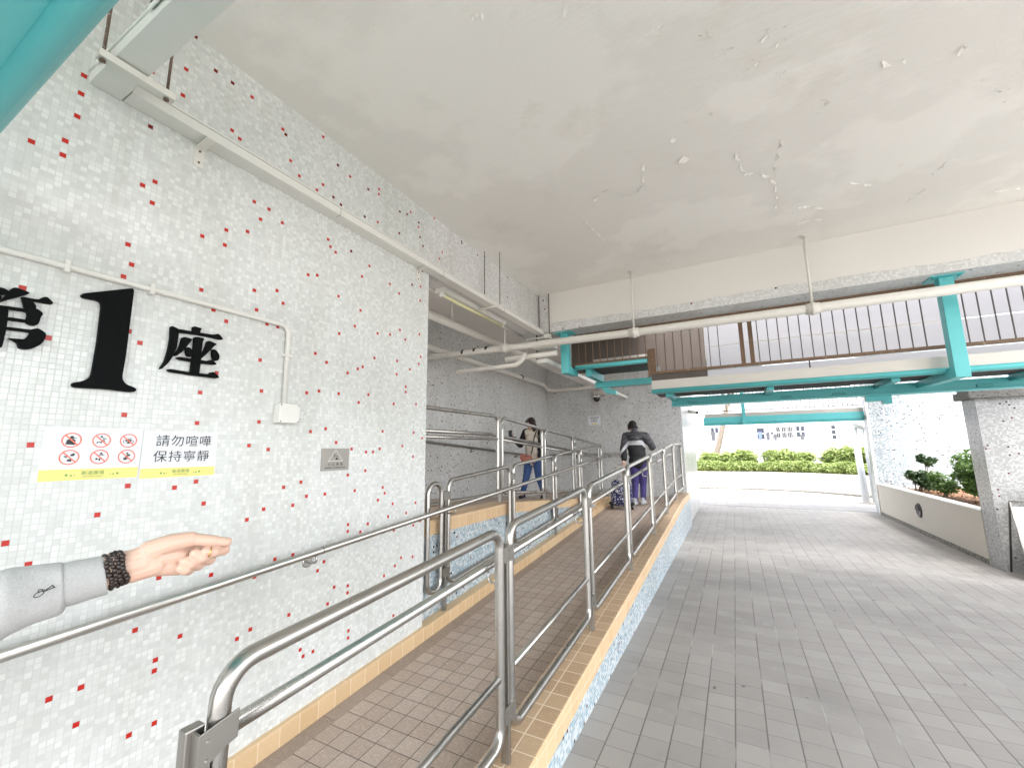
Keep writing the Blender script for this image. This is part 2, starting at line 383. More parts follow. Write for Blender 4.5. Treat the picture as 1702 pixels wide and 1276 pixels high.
def ceil_mat():
    t = NT('peeling_ceiling_paint'); p = t.pos()
    big = t.noise(0.55, 4, vec=p); w = t.noise(3.2, 6, vec=p, rough=0.65)
    lay = t.math('MULTIPLY', t.math('SUBTRACT', t.math('ADD', t.math('MULTIPLY', big, 0.8), t.math('MULTIPLY', w, 0.2)), 0.5), 26, clamp=True)
    fine = t.noise(30, 5, vec=p)
    brush = t.noise(6, 4, vec=t.scalev(p, (1, 6, 1)))
    c = t.mix(lay, (0.80, 0.785, 0.75), (0.87, 0.855, 0.82)); c = t.mix(t.math('MULTIPLY', t.math('SUBTRACT', t.noise(1.4, 6, vec=p, rough=0.7), 0.56), 4.5, clamp=True), c, (0.72, 0.69, 0.63)); c = t.mix(t.math('MULTIPLY', brush, 0.35), c, (0.88, 0.865, 0.83))
    t.set(c, 0.6)
    h = t.math('ADD', t.math('MULTIPLY', lay, 0.5), t.math('ADD', t.math('MULTIPLY', fine, 0.12), t.math('MULTIPLY', brush, 0.5)))
    t.bump(h, 0.45, 0.006)
    return t.m
m_ceil = ceil_mat()
def leaf_mat(name, c1, c2, trans=0.35):
    t = NT(name); n = t.noise(9, 3); col = t.mix(n, c1, c2); t.set(col, 0.5)
    tr = t.n('ShaderNodeBsdfTranslucent'); t.put(tr.inputs[0], col)
    mx = t.n('ShaderNodeMixShader'); mx.inputs[0].default_value = trans
    out = t.t.nodes['Material Output']; t.t.links.new(t.b.outputs[0], mx.inputs[1]); t.t.links.new(tr.outputs[0], mx.inputs[2]); t.t.links.new(mx.outputs[0], out.inputs[0])
    return t.m
m_leaf_light = leaf_mat('light_leaf', (0.21, 0.29, 0.075), (0.38, 0.44, 0.17))
m_leaf_mid = leaf_mat('mid_leaf', (0.06, 0.13, 0.03), (0.13, 0.21, 0.05))
m_leaf_dark = leaf_mat('dark_leaf', (0.025, 0.06, 0.025), (0.07, 0.12, 0.04), 0.2)
m_leaf_dry = leaf_mat('dry_leaf', (0.20, 0.11, 0.05), (0.33, 0.20, 0.10), 0.1)
m_bark = paint('bark', (0.20, 0.165, 0.13), 0.8, 0.3, 9, bumps=0.4)
m_soil = paint('reddish_soil', (0.17, 0.085, 0.045), 0.95, 0.35, 12, bumps=0.6)
def stone_mat():
    t = NT('mossy_base_stone'); n = t.noise(22, 6, rough=0.7); n2 = t.noise(60, 4)
    c = t.ramp(n, [(0.32, (0.06, 0.06, 0.045)), (0.48, (0.16, 0.155, 0.13)), (0.62, (0.30, 0.29, 0.26))]); t.set(c, 0.85); t.bump(n2, 0.5, 0.006); return t.m
m_stone = stone_mat()

# ------------------------------------------------------------------ ground
zr = lambda y: -0.0104 + 0.066 * y
YT = 8.6
b = MB(); b.box((-9, -9, -0.06), (12, 13.35, 0)); struct(b.build('pavement', m_pave))
b = MB(); b.box((-9, 13.354, -0.06), (14, 34, 0.004)); struct(b.build('path', m_path))
b = MB(); b.box((-160, -160, -0.4), (160, 160, -0.07)); struct(b.build('ground', m_earth))
b = MB(); y0 = 0.22
for (x0, x1, mi) in ((-2.12, -1.14, 0), (-2.30, -2.12, 1)):
    b.cur = mi
    b.quad((x0, y0, zr(y0) + 0.004), (x1, y0, zr(y0) + 0.004), (x1, YT, zr(YT)), (x0, YT, zr(YT)))
struct(b.build('ramp', [m_ramp, m_border]))
b = MB(); b.quad((-4.15, YT, zr(YT)), (-1.14, YT, zr(YT)), (-1.14, 9.8, zr(YT)), (-4.15, 9.8, zr(YT))); struct(b.build('landing', m_ramp))
UP = [(2.9, 1.03), (4.35, 1.015), (6.63, 0.817), (8.55, 0.652)]
b = MB()
for (ya, za), (yb, zb) in zip([(1.0, 1.04)] + UP, UP + [(8.6, 0.63)]):
    b.quad((-4.15, ya, za - 0.055), (-2.5, ya, za - 0.055), (-2.5, yb, zb - 0.055), (-4.15, yb, zb - 0.055))
struct(b.build('ramp', m_ramp))

# ------------------------------------------------------------------ big walls, beams, ceiling
RED = [[19,132],[21,105],[23,132],[23,135],[24,62],[24,141],[24,146],[24,150],[25,78],[25,97],[27,58],[32,35],[34,112],[34,119],[34,160],[35,65],[35,115],[35,133],[35,147],[36,29],[36,35],[36,101],[37,84],[37,130],[37,135],[38,99],[39,70],[40,159],[40,166],[41,176],[43,42],[44,23],[46,51],[46,171],[47,33],[47,35],[47,69],[47,127],[48,23],[48,114],[50,83],[50,90],[50,171],[51,38],[51,70],[51,110],[51,158],[52,127],[52,131],[53,65],[53,95],[53,157],[54,108],[55,171],[56,49],[57,133],[58,142],[60,118],[60,138],[61,113],[62,78],[62,142],[63,33],[63,60],[63,100],[64,84],[64,92],[64,110],[64,168],[65,167],[66,34],[66,46],[66,120],[66,140],[67,62],[67,77],[67,110],[67,160],[68,117],[70,157],[71,49],[72,30],[72,67],[75,62],[75,128],[76,34],[76,49],[76,156],[77,68],[77,93],[77,175],[78,129],[78,159],[79,64],[79,82],[79,105],[80,24],[81,22],[81,94],[81,142],[82,140],[82,157],[83,103],[83,169],[84,22],[84,43],[84,83],[84,139],[85,64],[85,156],[86,45],[86,125],[87,113],[88,33],[88,79],[88,94],[88,168],[90,37],[90,142],[91,101],[93,69],[93,117],[94,52],[94,54],[94,77],[95,34],[95,36],[95,103],[95,123],[95,135],[95,157],[96,21],[96,23],[96,64],[96,92],[96,168],[97,104],[98,140],[99,51],[100,70],[100,76],[100,95],[101,158],[101,169],[101,171],[102,53],[102,108],[103,76],[103,117],[106,60],[106,77],[107,83],[108,64],[108,137],[109,62],[109,118],[110,35],[111,54],[112,93],[112,159],[112,168],[113,58],[113,104],[113,109],[113,135],[114,49],[114,121],[115,21],[115,37],[116,169],[117,78],[117,118],[118,39],[118,98],[118,100],[118,171],[120,54],[120,107],[120,141],[123,74],[123,83],[123,167],[123,169],[124,34],[124,38],[124,49],[124,94],[124,163],[125,57],[125,110],[125,122],[125,136],[125,142],[126,113],[126,149],[126,160],[128,50],[128,81],[129,20],[133,176],[137,159],[139,163]]
P = 0.021
def red_cells(b, sel):
    for (i, j) in RED:
        if not sel(i * P): continue
        h = (i * 37 + j * 91) % 10
        b.cur = 2 if (j > 140 and h < 4) else 1  # some of the high tiles take the red darkened for shade
        y, z = i * P, j * P; x = -2.2543; g = 0.0012
        b.quad((x, y + g, z + g), (x, y + P - g, z + g), (x, y + P - g, z + P - g), (x, y + g, z + P - g))
    b.cur = 0
b = MB(); b.box((-2.55, -3.2, -0.05), (-2.255, 2.745, 3.72)); red_cells(b, lambda y: y < 2.73)
tag(b.build('mosaic_wall', [m_mosaic, m_red, m_red_shaded]), 'tall white mosaic wall dotted with red tiles behind the black lettering', 'wall')
b = MB(); b.box((-2.55, 2.745, 3.18), (-2.2552, 5.1, 3.72)); red_cells(b, lambda y: y >= 2.73)
tag(b.build('mosaic_beam', [m_mosaic_dots, m_red, m_red_shaded]), 'mosaic covered ceiling beam carrying on past the end of the lettered wall', 'beam')
t = thing('cross_beam', 'off-white painted beam across the ceiling with a mosaic lower edge', 'beam', (0.5, 5.25, 3.18))
b = MB(); b.box((-2.55, 5.1, 3.18), (4.6, 5.42, 3.94)); b.build('beam_core', m_mosaic_dots, t)
b = MB(); pts = [(-2.10, 3.719), (4.6, 3.719)]; x = 4.6
while x > -2.10: pts.append((x, 3.287 + RNG.uniform(-0.012, 0.012) + 0.012 * sin(x * 2.3))); x -= 0.11
pts.append((-2.10, 3.285))
b.prism(pts[::-1], lambda p, d: (p[0], d, p[1]), 5.093, 5.0995); b.build('paint_layer', m_beam, t)

# ceiling with curled flakes of old paint
b = MB(); b.box((-2.55, -4.0, 3.72), (4.6, 5.1, 3.95))
def flake(x, y, s, ang):
    L = s * RNG.uniform(0.7, 1.6); w = s * RNG.uniform(0.15, 0.5); dr = s * RNG.uniform(0.10, 0.38); z0 = 3.7195
    ca, sa = cos(ang), sin(ang); N = 4; vs = []
    for i in range(N + 1):
        u = i / N
        wl = w * (0.5 + 0.5 * sin(pi * min(1, u * 0.8 + 0.15))) * RNG.uniform(0.75, 1.2)
        dx = L * (u - 0.25 * u * u); dz = -dr * u * u * 0.9 - 0.0015
        for sgn in (-1, 1):
            lx, ly = dx, sgn * wl * 0.5
            vs.append((x + lx * ca - ly * sa, y + lx * sa + ly * ca, z0 + dz))
    b.add(vs, [(2 * i, 2 * i + 1, 2 * i + 3, 2 * i + 2) for i in range(N)], True)
FL = [[[[-0.417,2.988],[-0.484,3.295],[-0.572,3.335],[-0.674,3.324],[-0.705,3.245]],0.035,0.03],[[[-0.744,3.168],[-0.824,3.207],[-0.907,3.308]],0.04,0.03],[[[-0.984,3.37],[-1.046,3.311]],0.04,0.02],[[[-1.059,3.47],[-1.049,3.679],[-1.017,3.833],[-1.007,4.026]],0.03,0.02],[[[0.18,3.157],[0.215,3.304],[0.246,3.483],[0.338,3.505],[0.429,3.632],[0.479,3.762],[0.512,4.002],[0.514,4.2]],0.035,0.028],[[[0.466,3.653],[0.436,3.493],[0.453,3.327],[0.457,3.19],[0.507,3.205]],0.03,0.03],[[[-0.154,3.037],[-0.09,3.137]],0.08,0.03],[[[-0.25,2.841],[-0.209,2.798],[-0.168,2.836]],0.045,0.03],[[[-1.649,3.054]],0.04,1],[[[-1.717,3.206]],0.04,1],[[[0.0,2.65]],0.035,1],[[[-0.065,2.689]],0.03,1],[[[0.005,2.744]],0.03,1],[[[-0.937,1.479]],0.05,1],[[[-0.539,1.628]],0.05,1],[[[-0.191,1.972]],0.05,1],[[[-0.138,1.964]],0.03,1],[[[0.041,2.119]],0.04,1],[[[0.049,2.219]],0.03,1],[[[0.132,2.28]],0.04,1],[[[0.357,2.269]],0.05,1],[[[0.42,2.368]],0.03,1],[[[0.284,2.422]],0.035,1],[[[0.405,2.581]],0.035,1],[[[-0.939,1.808]],0.03,1],[[[-0.892,1.924]],0.045,1],[[[-1.036,2.159]],0.05,1],[[[-0.448,2.307]],0.03,1],[[[0.671,2.968]],0.04,1],[[[1.49,3.233]],0.04,1],[[[1.605,3.337]],0.045,1],[[[1.278,2.844]],0.06,1],[[[1.288,3.961]],0.04,1],[[[0.247,3.856]],0.04,1],[[[-1.325,2.341]],0.02,1],[[[-1.613,2.485]],0.02,1],[[[0.911,2.75],[0.966,2.817],[1.038,2.807]],0.04,0.03],[[[1.664,3.488],[1.704,3.434]],0.03,0.03],[[[0.671,4.242],[0.751,4.255],[0.9,4.388]],0.05,0.04],[[[0.654,4.61],[0.762,4.561],[0.93,4.584]],0.05,0.035],[[[1.505,4.611],[1.59,4.428]],0.035,0.03],[[[1.563,4.231],[1.586,4.079],[1.671,4.016]],0.03,0.04],[[[2.023,4.837],[2.133,4.782],[2.318,4.829]],0.03,0.05],[[[1.003,3.999],[1.091,4.1],[1.195,4.157]],0.03,0.03],[[[1.548,5.107],[1.66,5.132],[1.84,5.441]],0.04,0.03]]
def ribbon(pl, wmax):
    pts = []
    for (xa, ya), (xb, yb) in zip(pl, pl[1:]):
        n = max(2, int(math.hypot(xb - xa, yb - ya) / 0.012))
        pts += [(xa + (xb - xa) * k / n + RNG.gauss(0, .0025), ya + (yb - ya) * k / n + RNG.gauss(0, .0025)) for k in range(n)]
    ph = RNG.uniform(0, 6)
    vs = []
    for i, (x, y) in enumerate(pts):
        a = pts[max(i - 1, 0)]; c = pts[min(i + 1, len(pts) - 1)]; dx, dy = c[0] - a[0], c[1] - a[1]; L = math.hypot(dx, dy) or 1
        w = wmax * max(0.0, 0.45 + 0.55 * sin(i * 0.55 + ph) + RNG.gauss(0, .25)); hang = w * RNG.uniform(0.15, 0.5)
        vs += [(x, y, 3.7197), (x - dy / L * w * 0.6, y + dx / L * w * 0.6, 3.7185 - hang * 0.5), (x - dy / L * w, y + dx / L * w, 3.7175 - hang)]
    for i in range(len(pts) - 1):
        if sin(i * 0.55 + ph) < -0.75: continue
        b.add([vs[3 * i], vs[3 * i + 1], vs[3 * i + 4], vs[3 * i + 3]], [(0, 1, 2, 3)], True); b.add([vs[3 * i + 1], vs[3 * i + 2], vs[3 * i + 5], vs[3 * i + 4]], [(0, 1, 2, 3)], True)
for (pl, s, step) in FL:
    if len(pl) > 1: ribbon(pl, s * 0.55); s *= 0.6
    for (xa, ya), (xb, yb) in zip(pl, pl[1:]):
        d = math.hypot(xb - xa, yb - ya); n = max(1, int(d / step))
        for k in range(n):
            u = (k + RNG.random()) / n
            if RNG.random() < 0.72: flake(xa + (xb - xa) * u + RNG.gauss(0, .006), ya + (yb - ya) * u + RNG.gauss(0, .006), s * RNG.uniform(0.4, 1.3), RNG.uniform(0, 6.28))
    if len(pl) == 1:
        for k in range(4): flake(pl[0][0] + RNG.gauss(0, .02), pl[0][1] + RNG.gauss(0, .02), s * RNG.uniform(0.4, 1.2), RNG.uniform(0, 6.28))
for k in range(110): flake(RNG.uniform(-1.9, 2.6), RNG.uniform(1.0, 4.9), RNG.uniform(0.006, 0.022), RNG.uniform(0, 6.28))
tag(b.build('ceiling', m_ceil), 'pale grey ceiling with cracked and peeling paint', 'ceiling')

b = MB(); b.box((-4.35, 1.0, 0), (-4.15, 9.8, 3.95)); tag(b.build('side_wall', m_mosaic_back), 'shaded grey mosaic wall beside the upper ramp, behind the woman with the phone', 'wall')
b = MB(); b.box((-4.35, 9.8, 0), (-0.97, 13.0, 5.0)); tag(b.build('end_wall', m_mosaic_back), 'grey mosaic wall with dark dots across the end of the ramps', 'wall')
b = MB(); b.box((-4.15, 1.0, 3.70), (-2.55, 9.8, 3.94)); b.box((-2.55, 5.42, 3.72), (-0.97, 9.8, 3.96)); tag(b.build('ceiling_slab', m_beam), 'dim grey ceiling slab over the ramps, with pipes hung below', 'ceiling')
b = MB(); b.box((-0.97, 6.32, 4.1), (4.0, 13.04, 4.4)); tag(b.build('roof_slab', m_beam), 'unseen roof slab over the far end of the passage', 'roof')  # cover out of view, lowered and widened to dim the floor, pillar and planter

# ------------------------------------------------------------------ ramp edge walls
def profile_wall(b, xa, xb, prof, below):
    n = len(prof)
    poly = [(y, z) for y, z in prof] + [(y, below(y, z)) for y, z in prof[::-1]]
    b.prism(poly, lambda p, d: (d, p[0], p[1]), xa, xb)
LC = [(-0.6, 0.054), (0.0, 0.0935), (8.5, 0.6545), (8.75, 0.660), (9.8, 0.660)]
t = thing('ramp_wall', 'low pale blue mosaic wall with tan tiled coping beside the grey passage', 'wall', (-1.03, 4.6, 0))
b = MB(); profile_wall(b, -1.14, -0.920, [(y, max(0.004, z - 0.115)) for y, z in [(0.25, 0.110)] + LC if y > 0.2] , lambda y, z: -0.03)
b.build('wall_face', m_mosaic_blue, t)
b = MB(); prof = LC
for (ya, za), (yb, zb) in zip(prof, prof[1:]):   # top with a rounded outer edge, then the outer face
    n = max(1, int((yb - ya) / 1.0))
    for k in range(n):
        u0, u1 = k / n, (k + 1) / n; A0 = (ya + (yb - ya) * u0, za + (zb - za) * u0); A1 = (ya + (yb - ya) * u1, za + (zb - za) * u1)
        sec = [(-1.145, -0.115), (-1.145, 0.0), (-0.930, 0.0)] + [(-0.930 + 0.013 * sin(a), -0.013 + 0.013 * cos(a)) for a in (0.4, 0.8, 1.2)] + [(-0.917, -0.013), (-0.917, -0.115)]
        v0 = [(x, A0[0], A0[1] + dz) for x, dz in sec]; v1 = [(x, A1[0], A1[1] + dz) for x, dz in sec]
        m = len(sec)
        for j in range(m):
            b.cur = 0 if 1 <= j <= 2 else 1
            jj = (j + 1) % m; b.add([v0[j], v1[j], v1[jj], v0[jj]], [(0, 1, 2, 3)])
b.cur = 1; yE, zE = LC[-1]; b.add([(-1.145, -0.6, -0.06), (-0.917, -0.6, -0.06), (-0.917, -0.6, 0.054), (-1.145, -0.6, 0.054)], [(0, 1, 2, 3)])
b.build('coping', [m_tan_top, m_tan], t)
t = thing('divider_wall', 'pale blue mosaic wall with tan coping between the two ramps', 'wall', (-2.42, 5.6, 0))
b = MB(); profile_wall(b, -2.54, -2.315, [(y, z - 0.118) for y, z in [(2.746, 1.03)] + UP[1:]], lambda y, z: 0.0); b.build('wall_face', m_mosaic_blue, t)
b = MB(); profile_wall(b, -2.545, -2.310, [(2.746, 1.03)] + UP[1:], lambda y, z: z - 0.118); b.build('coping', m_tan, t)
b = MB(); ys = [-0.2, 8.55]
for (xa, xb, ya, yb) in ((-2.258, -2.220, 0.2, 2.746), (-2.316, -2.220, 2.746, 8.55)):
    b.prism([(ya, zr(ya) - 0.02), (yb, zr(yb) - 0.02), (yb, zr(yb) + 0.10), (ya, zr(ya) + 0.10)], lambda p, d: (d, p[0], p[1]), xa, xb)
tag(b.build('tile_skirting', m_tan_skirt, None, 0.006), 'strip of tan skirting tiles along the foot of the white wall', 'skirting')

# ------------------------------------------------------------------ lettering, conduit, notices on the white wall
ZUO = [[[0.935,2.183],[1.029,2.187],[1.086,2.191],[1.097,2.198],[1.108,2.201],[1.12,2.191],[1.133,2.176],[1.111,2.173],[1.083,2.175],[1.026,2.174],[0.939,2.167]],[[0.993,2.212],[1.034,2.21],[1.026,2.199],[1.026,2.178],[0.996,2.179]],[[0.906,2.192],[0.941,2.182],[0.94,2.163],[0.938,2.091],[0.928,2.052],[0.913,2.017],[0.89,1.985],[0.884,1.985],[0.893,2.006],[0.901,2.028],[0.907,2.075],[0.91,2.132]],[[0.958,2.152],[0.999,2.148],[0.99,2.134],[0.978,2.109],[0.965,2.083],[0.94,2.054],[0.934,2.057],[0.943,2.078],[0.951,2.108]],[[0.979,2.107],[0.993,2.103],[1.007,2.086],[1.007,2.067],[0.991,2.059],[0.98,2.069],[0.975,2.092]],[[1.063,2.158],[1.106,2.147],[1.091,2.134],[1.08,2.114],[1.064,2.091],[1.039,2.058],[1.034,2.065],[1.047,2.09],[1.055,2.116]],[[1.087,2.119],[1.104,2.116],[1.119,2.096],[1.121,2.082],[1.116,2.065],[1.1,2.061],[1.09,2.078],[1.087,2.108]],[[1.004,2.163],[1.048,2.163],[1.04,2.147],[1.04,2.078],[1.04,1.983],[1.005,1.98],[1.007,2.067],[1.006,2.135]],[[0.942,2.049],[0.952,2.053],[1.008,2.054],[1.072,2.054],[1.078,2.062],[1.089,2.064],[1.098,2.059],[1.112,2.046],[1.104,2.042],[1.035,2.039],[0.951,2.04]],[[0.914,1.987],[0.921,1.991],[1.006,1.988],[1.082,1.991],[1.09,2.003],[1.102,2.006],[1.117,1.995],[1.13,1.982],[1.119,1.977],[1.007,1.976],[0.92,1.978]]]
DI = [[[0.404,2.146],[0.422,2.2],[0.432,2.209],[0.472,2.2],[0.446,2.178],[0.419,2.158],[0.405,2.144]],[[0.384,2.197],[0.399,2.196],[0.41,2.195],[0.422,2.186],[0.413,2.175],[0.402,2.173],[0.388,2.178]],[[0.448,2.18],[0.491,2.18],[0.5,2.193],[0.511,2.199],[0.522,2.19],[0.533,2.176],[0.512,2.173],[0.492,2.173],[0.453,2.171]],[[0.45,2.174],[0.465,2.176],[0.479,2.17],[0.49,2.153],[0.487,2.136],[0.471,2.134],[0.461,2.14],[0.457,2.158]],[[0.386,2.13],[0.406,2.133],[0.469,2.138],[0.471,2.143],[0.489,2.147],[0.5,2.141],[0.51,2.131],[0.504,2.118],[0.503,2.098],[0.499,2.084],[0.484,2.081],[0.47,2.088],[0.472,2.128],[0.428,2.125],[0.387,2.12]],[[0.425,2.096],[0.472,2.098],[0.473,2.089],[0.427,2.086]],[[0.424,2.06],[0.485,2.064],[0.492,2.07],[0.502,2.074],[0.514,2.068],[0.526,2.057],[0.522,2.029],[0.513,2.012],[0.495,1.994],[0.476,1.989],[0.464,1.992],[0.461,2.008],[0.442,2.02],[0.435,2.021],[0.459,2.024],[0.473,2.025],[0.481,2.036],[0.486,2.053],[0.484,2.055],[0.425,2.051]],[[0.387,2.132],[0.425,2.129],[0.428,2.057],[0.426,1.989],[0.423,1.983],[0.398,1.985],[0.395,2.048]],[[0.321,2.131],[0.334,2.18],[0.345,2.188],[0.381,2.178],[0.358,2.156],[0.336,2.136],[0.323,2.12]],[[0.355,2.16],[0.396,2.16],[0.404,2.174],[0.405,2.146],[0.359,2.151]],[[0.326,2.121],[0.386,2.13],[0.387,2.12],[0.327,2.113]],[[0.332,2.075],[0.39,2.084],[0.392,2.074],[0.352,2.07],[0.355,2.04],[0.395,2.048],[0.396,2.038],[0.338,2.028]],[[0.392,2.042],[0.4,2.037],[0.39,1.995],[0.372,1.955],[0.354,1.932],[0.351,1.936],[0.37,1.971],[0.383,2.009]]]
ONE = [[[0.746,2.314],[0.755,2.317],[0.76,2.309],[0.76,2.299],[0.762,2.014],[0.759,1.934],[0.763,1.915],[0.777,1.9],[0.805,1.891],[0.812,1.883],[0.807,1.872],[0.788,1.87],[0.705,1.873],[0.622,1.868],[0.614,1.874],[0.614,1.883],[0.62,1.888],[0.642,1.896],[0.657,1.907],[0.665,1.924],[0.668,2.052],[0.665,2.209],[0.66,2.225],[0.649,2.229],[0.609,2.226],[0.601,2.233],[0.603,2.241],[0.61,2.246]]]
def rounded(poly, it=2):
    for _ in range(it):
        out = []
        for i, p in enumerate(poly):
            q = poly[(i + 1) % len(poly)]; L = math.hypot(q[0] - p[0], q[1] - p[1])
            k = min(0.25, 0.006 / max(L, 1e-5))
            out += [(p[0] + (q[0] - p[0]) * k, p[1] + (q[1] - p[1]) * k), (q[0] + (p[0] - q[0]) * k, q[1] + (p[1] - q[1]) * k)]
        poly = out
    return poly
def letter(name, polys, label):
    b = MB()
    for i, p in enumerate(polys):
        me = curve_mesh('tmp', [rounded(p)], depth=0.016 + 0.0006 * i); me.transform(wall_frame(-2.255 + 0.010, 0, 0))
        b.add([v.co[:] for v in me.vertices], [tuple(q.vertices) for q in me.polygons]); bpy.data.meshes.remove(me)
    tag(b.build(name, m_black), label, 'sign letter')
letter('wall_character', DI, 'black Chinese character at the left edge, half out of the picture')
letter('wall_numeral', ONE, 'big black numeral 1 fixed to the white mosaic wall')
letter('wall_character', ZUO, 'black Chinese character to the right of the big numeral 1')

t = thing('conduit_pipe', 'thin white conduit running over the black lettering and down to the box', 'pipe', (-2.24, 1.47, 2.33))
b = MB(); b.tube(fillet([(-2.240, -1.0, 2.335), (-2.240, 1.474, 2.335), (-2.240, 1.481, 1.874)], 0.05, 8), 0.0125, 12); b.build('tube', m_white, t)
for (y, z, h) in ((0.55, 2.335, 0), (0.82, 2.335, 0), (1.479, 2.16, 1)):
    b = MB()
    if h: b.box((-2.2548, y - 0.024, z - 0.008), (-2.2255, y + 0.024, z + 0.008))
    else: b.box((-2.2548, y - 0.008, z - 0.024), (-2.2255, y + 0.008, z + 0.024))
    b.build('clip', m_white, t, 0.002)
t = thing('junction_box', 'small square white junction box below the end of the conduit', 'junction box', (-2.23, 1.49, 1.82))
b = MB(); b.box((-2.2548, 1.432, 1.775), (-2.205, 1.548, 1.878)); b.build('case', m_white, t, 0.003)
b = MB(); b.box((-2.2052, 1.430, 1.773), (-2.197, 1.550, 1.880)); b.build('lid', m_white, t, 0.003)
for (y, z) in ((1.438, 1.781), (1.542, 1.781), (1.438, 1.872), (1.542, 1.872)):
    b = MB(); b.lathe((-2.1971, y, z), [(0.0035, 0), (0.0035, 0.001)], 10, (1, 0, 0)); b.build('screw', m_dark, t)

m_paper = paint('laminated_paper', (0.72, 0.735, 0.78), 0.3, 0.02, 5, bumps=0.02)
m_yellow = paint('printed_yellow', (0.80, 0.70, 0.22), 0.35, 0.03, 9, bumps=0)
m_greenp = paint('printed_green', (0.10, 0.30, 0.06), 0.4, 0.0, 9, bumps=0)
m_orange = paint('printed_orange', (0.80, 0.17, 0.10), 0.4, 0.03, 9, bumps=0)
def lay(name, me, mat, parent, x, y, z, s=1.0):
    me.transform(wall_frame(x, y, z)); return put_mesh(name, me, mat, parent)
XS = -2.2545
def paper(y0, y1, z0, z1, label):
    t = thing('notice_sign', label, 'sign', (XS, (y0 + y1) / 2, (z0 + z1) / 2))
    b = MB(); b.box((XS, y0, z0), (XS + 0.002, y1, z1)); b.build('sheet', m_paper, t)
    zb = z0 + 0.045
    b = MB(); b.box((XS + 0.0021, y0 + 0.003, z0 + 0.003), (XS + 0.0027, y1 - 0.003, zb)); b.build('footer_band', m_yellow, t)
    c = (y0 + y1) / 2 + 0.004
    lay('footer_text', curve_mesh('t', text='新達廣場', size=0.017, depth=0.0005), m_greenp, t, XS + 0.0031, c, z0 + 0.028)
    lay('footer_text', curve_mesh('t', text='UPTOWN PLAZA', size=0.0075, depth=0.0005), m_greenp, t, XS + 0.0031, c, z0 + 0.015)
    b = MB()
    for s in (-1, 1):
        for k, r in ((0.075, 0.0042), (0.062, 0.003), (0.053, 0.0018)):
            b = MB(); b.lathe((XS + 0.0028, c + s * k, z0 + 0.021 + 0.002 * (k > 0.07)), [(r, 0), (r, 0.0005)], 8, (1, 0, 0)); b.build('footer_flower', m_greenp, t)
    return t
t = paper(0.562, 0.858, 1.512, 1.716, 'white notice with six red prohibition symbols and a yellow footer')
def dog(u0, v0, s): return [(u0 - 1.0 * s, v0), (u0 - 0.6 * s, v0 + 0.35 * s), (u0 + 0.5 * s, v0 + 0.3 * s), (u0 + 1.0 * s, v0 + 0.55 * s), (u0 + 1.1 * s, v0 + 0.2 * s), (u0 + 0.7 * s, v0), (u0 + 0.75 * s, v0 - 0.5 * s), (u0 + 0.5 * s, v0 - 0.5 * s), (u0 + 0.4 * s, v0 - 0.05 * s), (u0 - 0.55 * s, v0 - 0.05 * s), (u0 - 0.7 * s, v0 - 0.5 * s), (u0 - 0.9 * s, v0 - 0.5 * s)]
def disc2(u, v, r, n=14): return [(u + r * cos(2 * pi * k / n), v + r * sin(2 * pi * k / n)) for k in range(n)]
def bar2(a, c, w):
    dx, dy = c[0] - a[0], c[1] - a[1]; L = math.hypot(dx, dy); nx, ny = -dy / L * w / 2, dx / L * w / 2
    return [(a[0] + nx, a[1] + ny), (a[0] - nx, a[1] - ny), (c[0] - nx, c[1] - ny), (c[0] + nx, c[1] + ny)]
icons = [
    [disc2(0.0, 0.011, 0.0055), [(-0.016, -0.016), (-0.013, 0.0), (-0.006, 0.005), (0.005, 0.005), (0.011, 0.0), (0.011, -0.018)], bar2((0.004, 0.009), (0.013, 0.008), 0.002)],
    [disc2(-0.001, 0.015, 0.0035), bar2((0.0, 0.012), (0.006, 0.002), 0.005), bar2((0.004, 0.009), (0.014, 0.006), 0.003), bar2((0.006, 0.002), (0.011, -0.008), 0.004), dog(-0.006, -0.008, 0.009), bar2((0.008, 0.007), (0.0, -0.004), 0.0012)],
    [disc2(c, -0.004, r_, 18) for c in (-0.010, 0.010) for r_ in (0.0075, 0.0060)] + [bar2((-0.010, -0.004), (-0.004, 0.007), 0.0016), bar2((-0.004, 0.007), (0.006, 0.006), 0.0016), bar2((0.006, 0.006), (0.010, -0.004), 0.0016), bar2((-0.001, -0.004), (0.006, 0.006), 0.0016), bar2((0.004, 0.010), (0.010, 0.010), 0.0022)],
    [[(0.002, 0.010), (0.012, 0.016), (0.016, 0.010), (0.010, 0.004), (0.003, 0.005)], bar2((-0.014, 0.005), (-0.010, -0.001), 0.003), bar2((-0.010, 0.006), (-0.006, -0.002), 0.002), [(-0.004, -0.008), (0.006, -0.006), (0.008, -0.016), (-0.006, -0.015)]],
    [disc2(0.004, 0.013, 0.004), bar2((0.004, 0.010), (0.013, 0.002), 0.006), bar2((0.002, 0.008), (-0.006, 0.002), 0.003), disc2(-0.008, -0.008, 0.004), [(-0.002, -0.006), (0.004, -0.005), (0.003, -0.015), (-0.001, -0.015)]],
    [disc2(0.001, 0.013, 0.0035), bar2((0.002, 0.010), (0.012, 0.004), 0.004), bar2((0.004, 0.009), (0.0, 0.0), 0.003), bar2((0.0, -0.002), (-0.010, -0.006), 0.003), bar2((-0.006, -0.004), (-0.008, -0.014), 0.003), bar2((-0.002, -0.004), (0.006, -0.012), 0.003)]]
k = 0
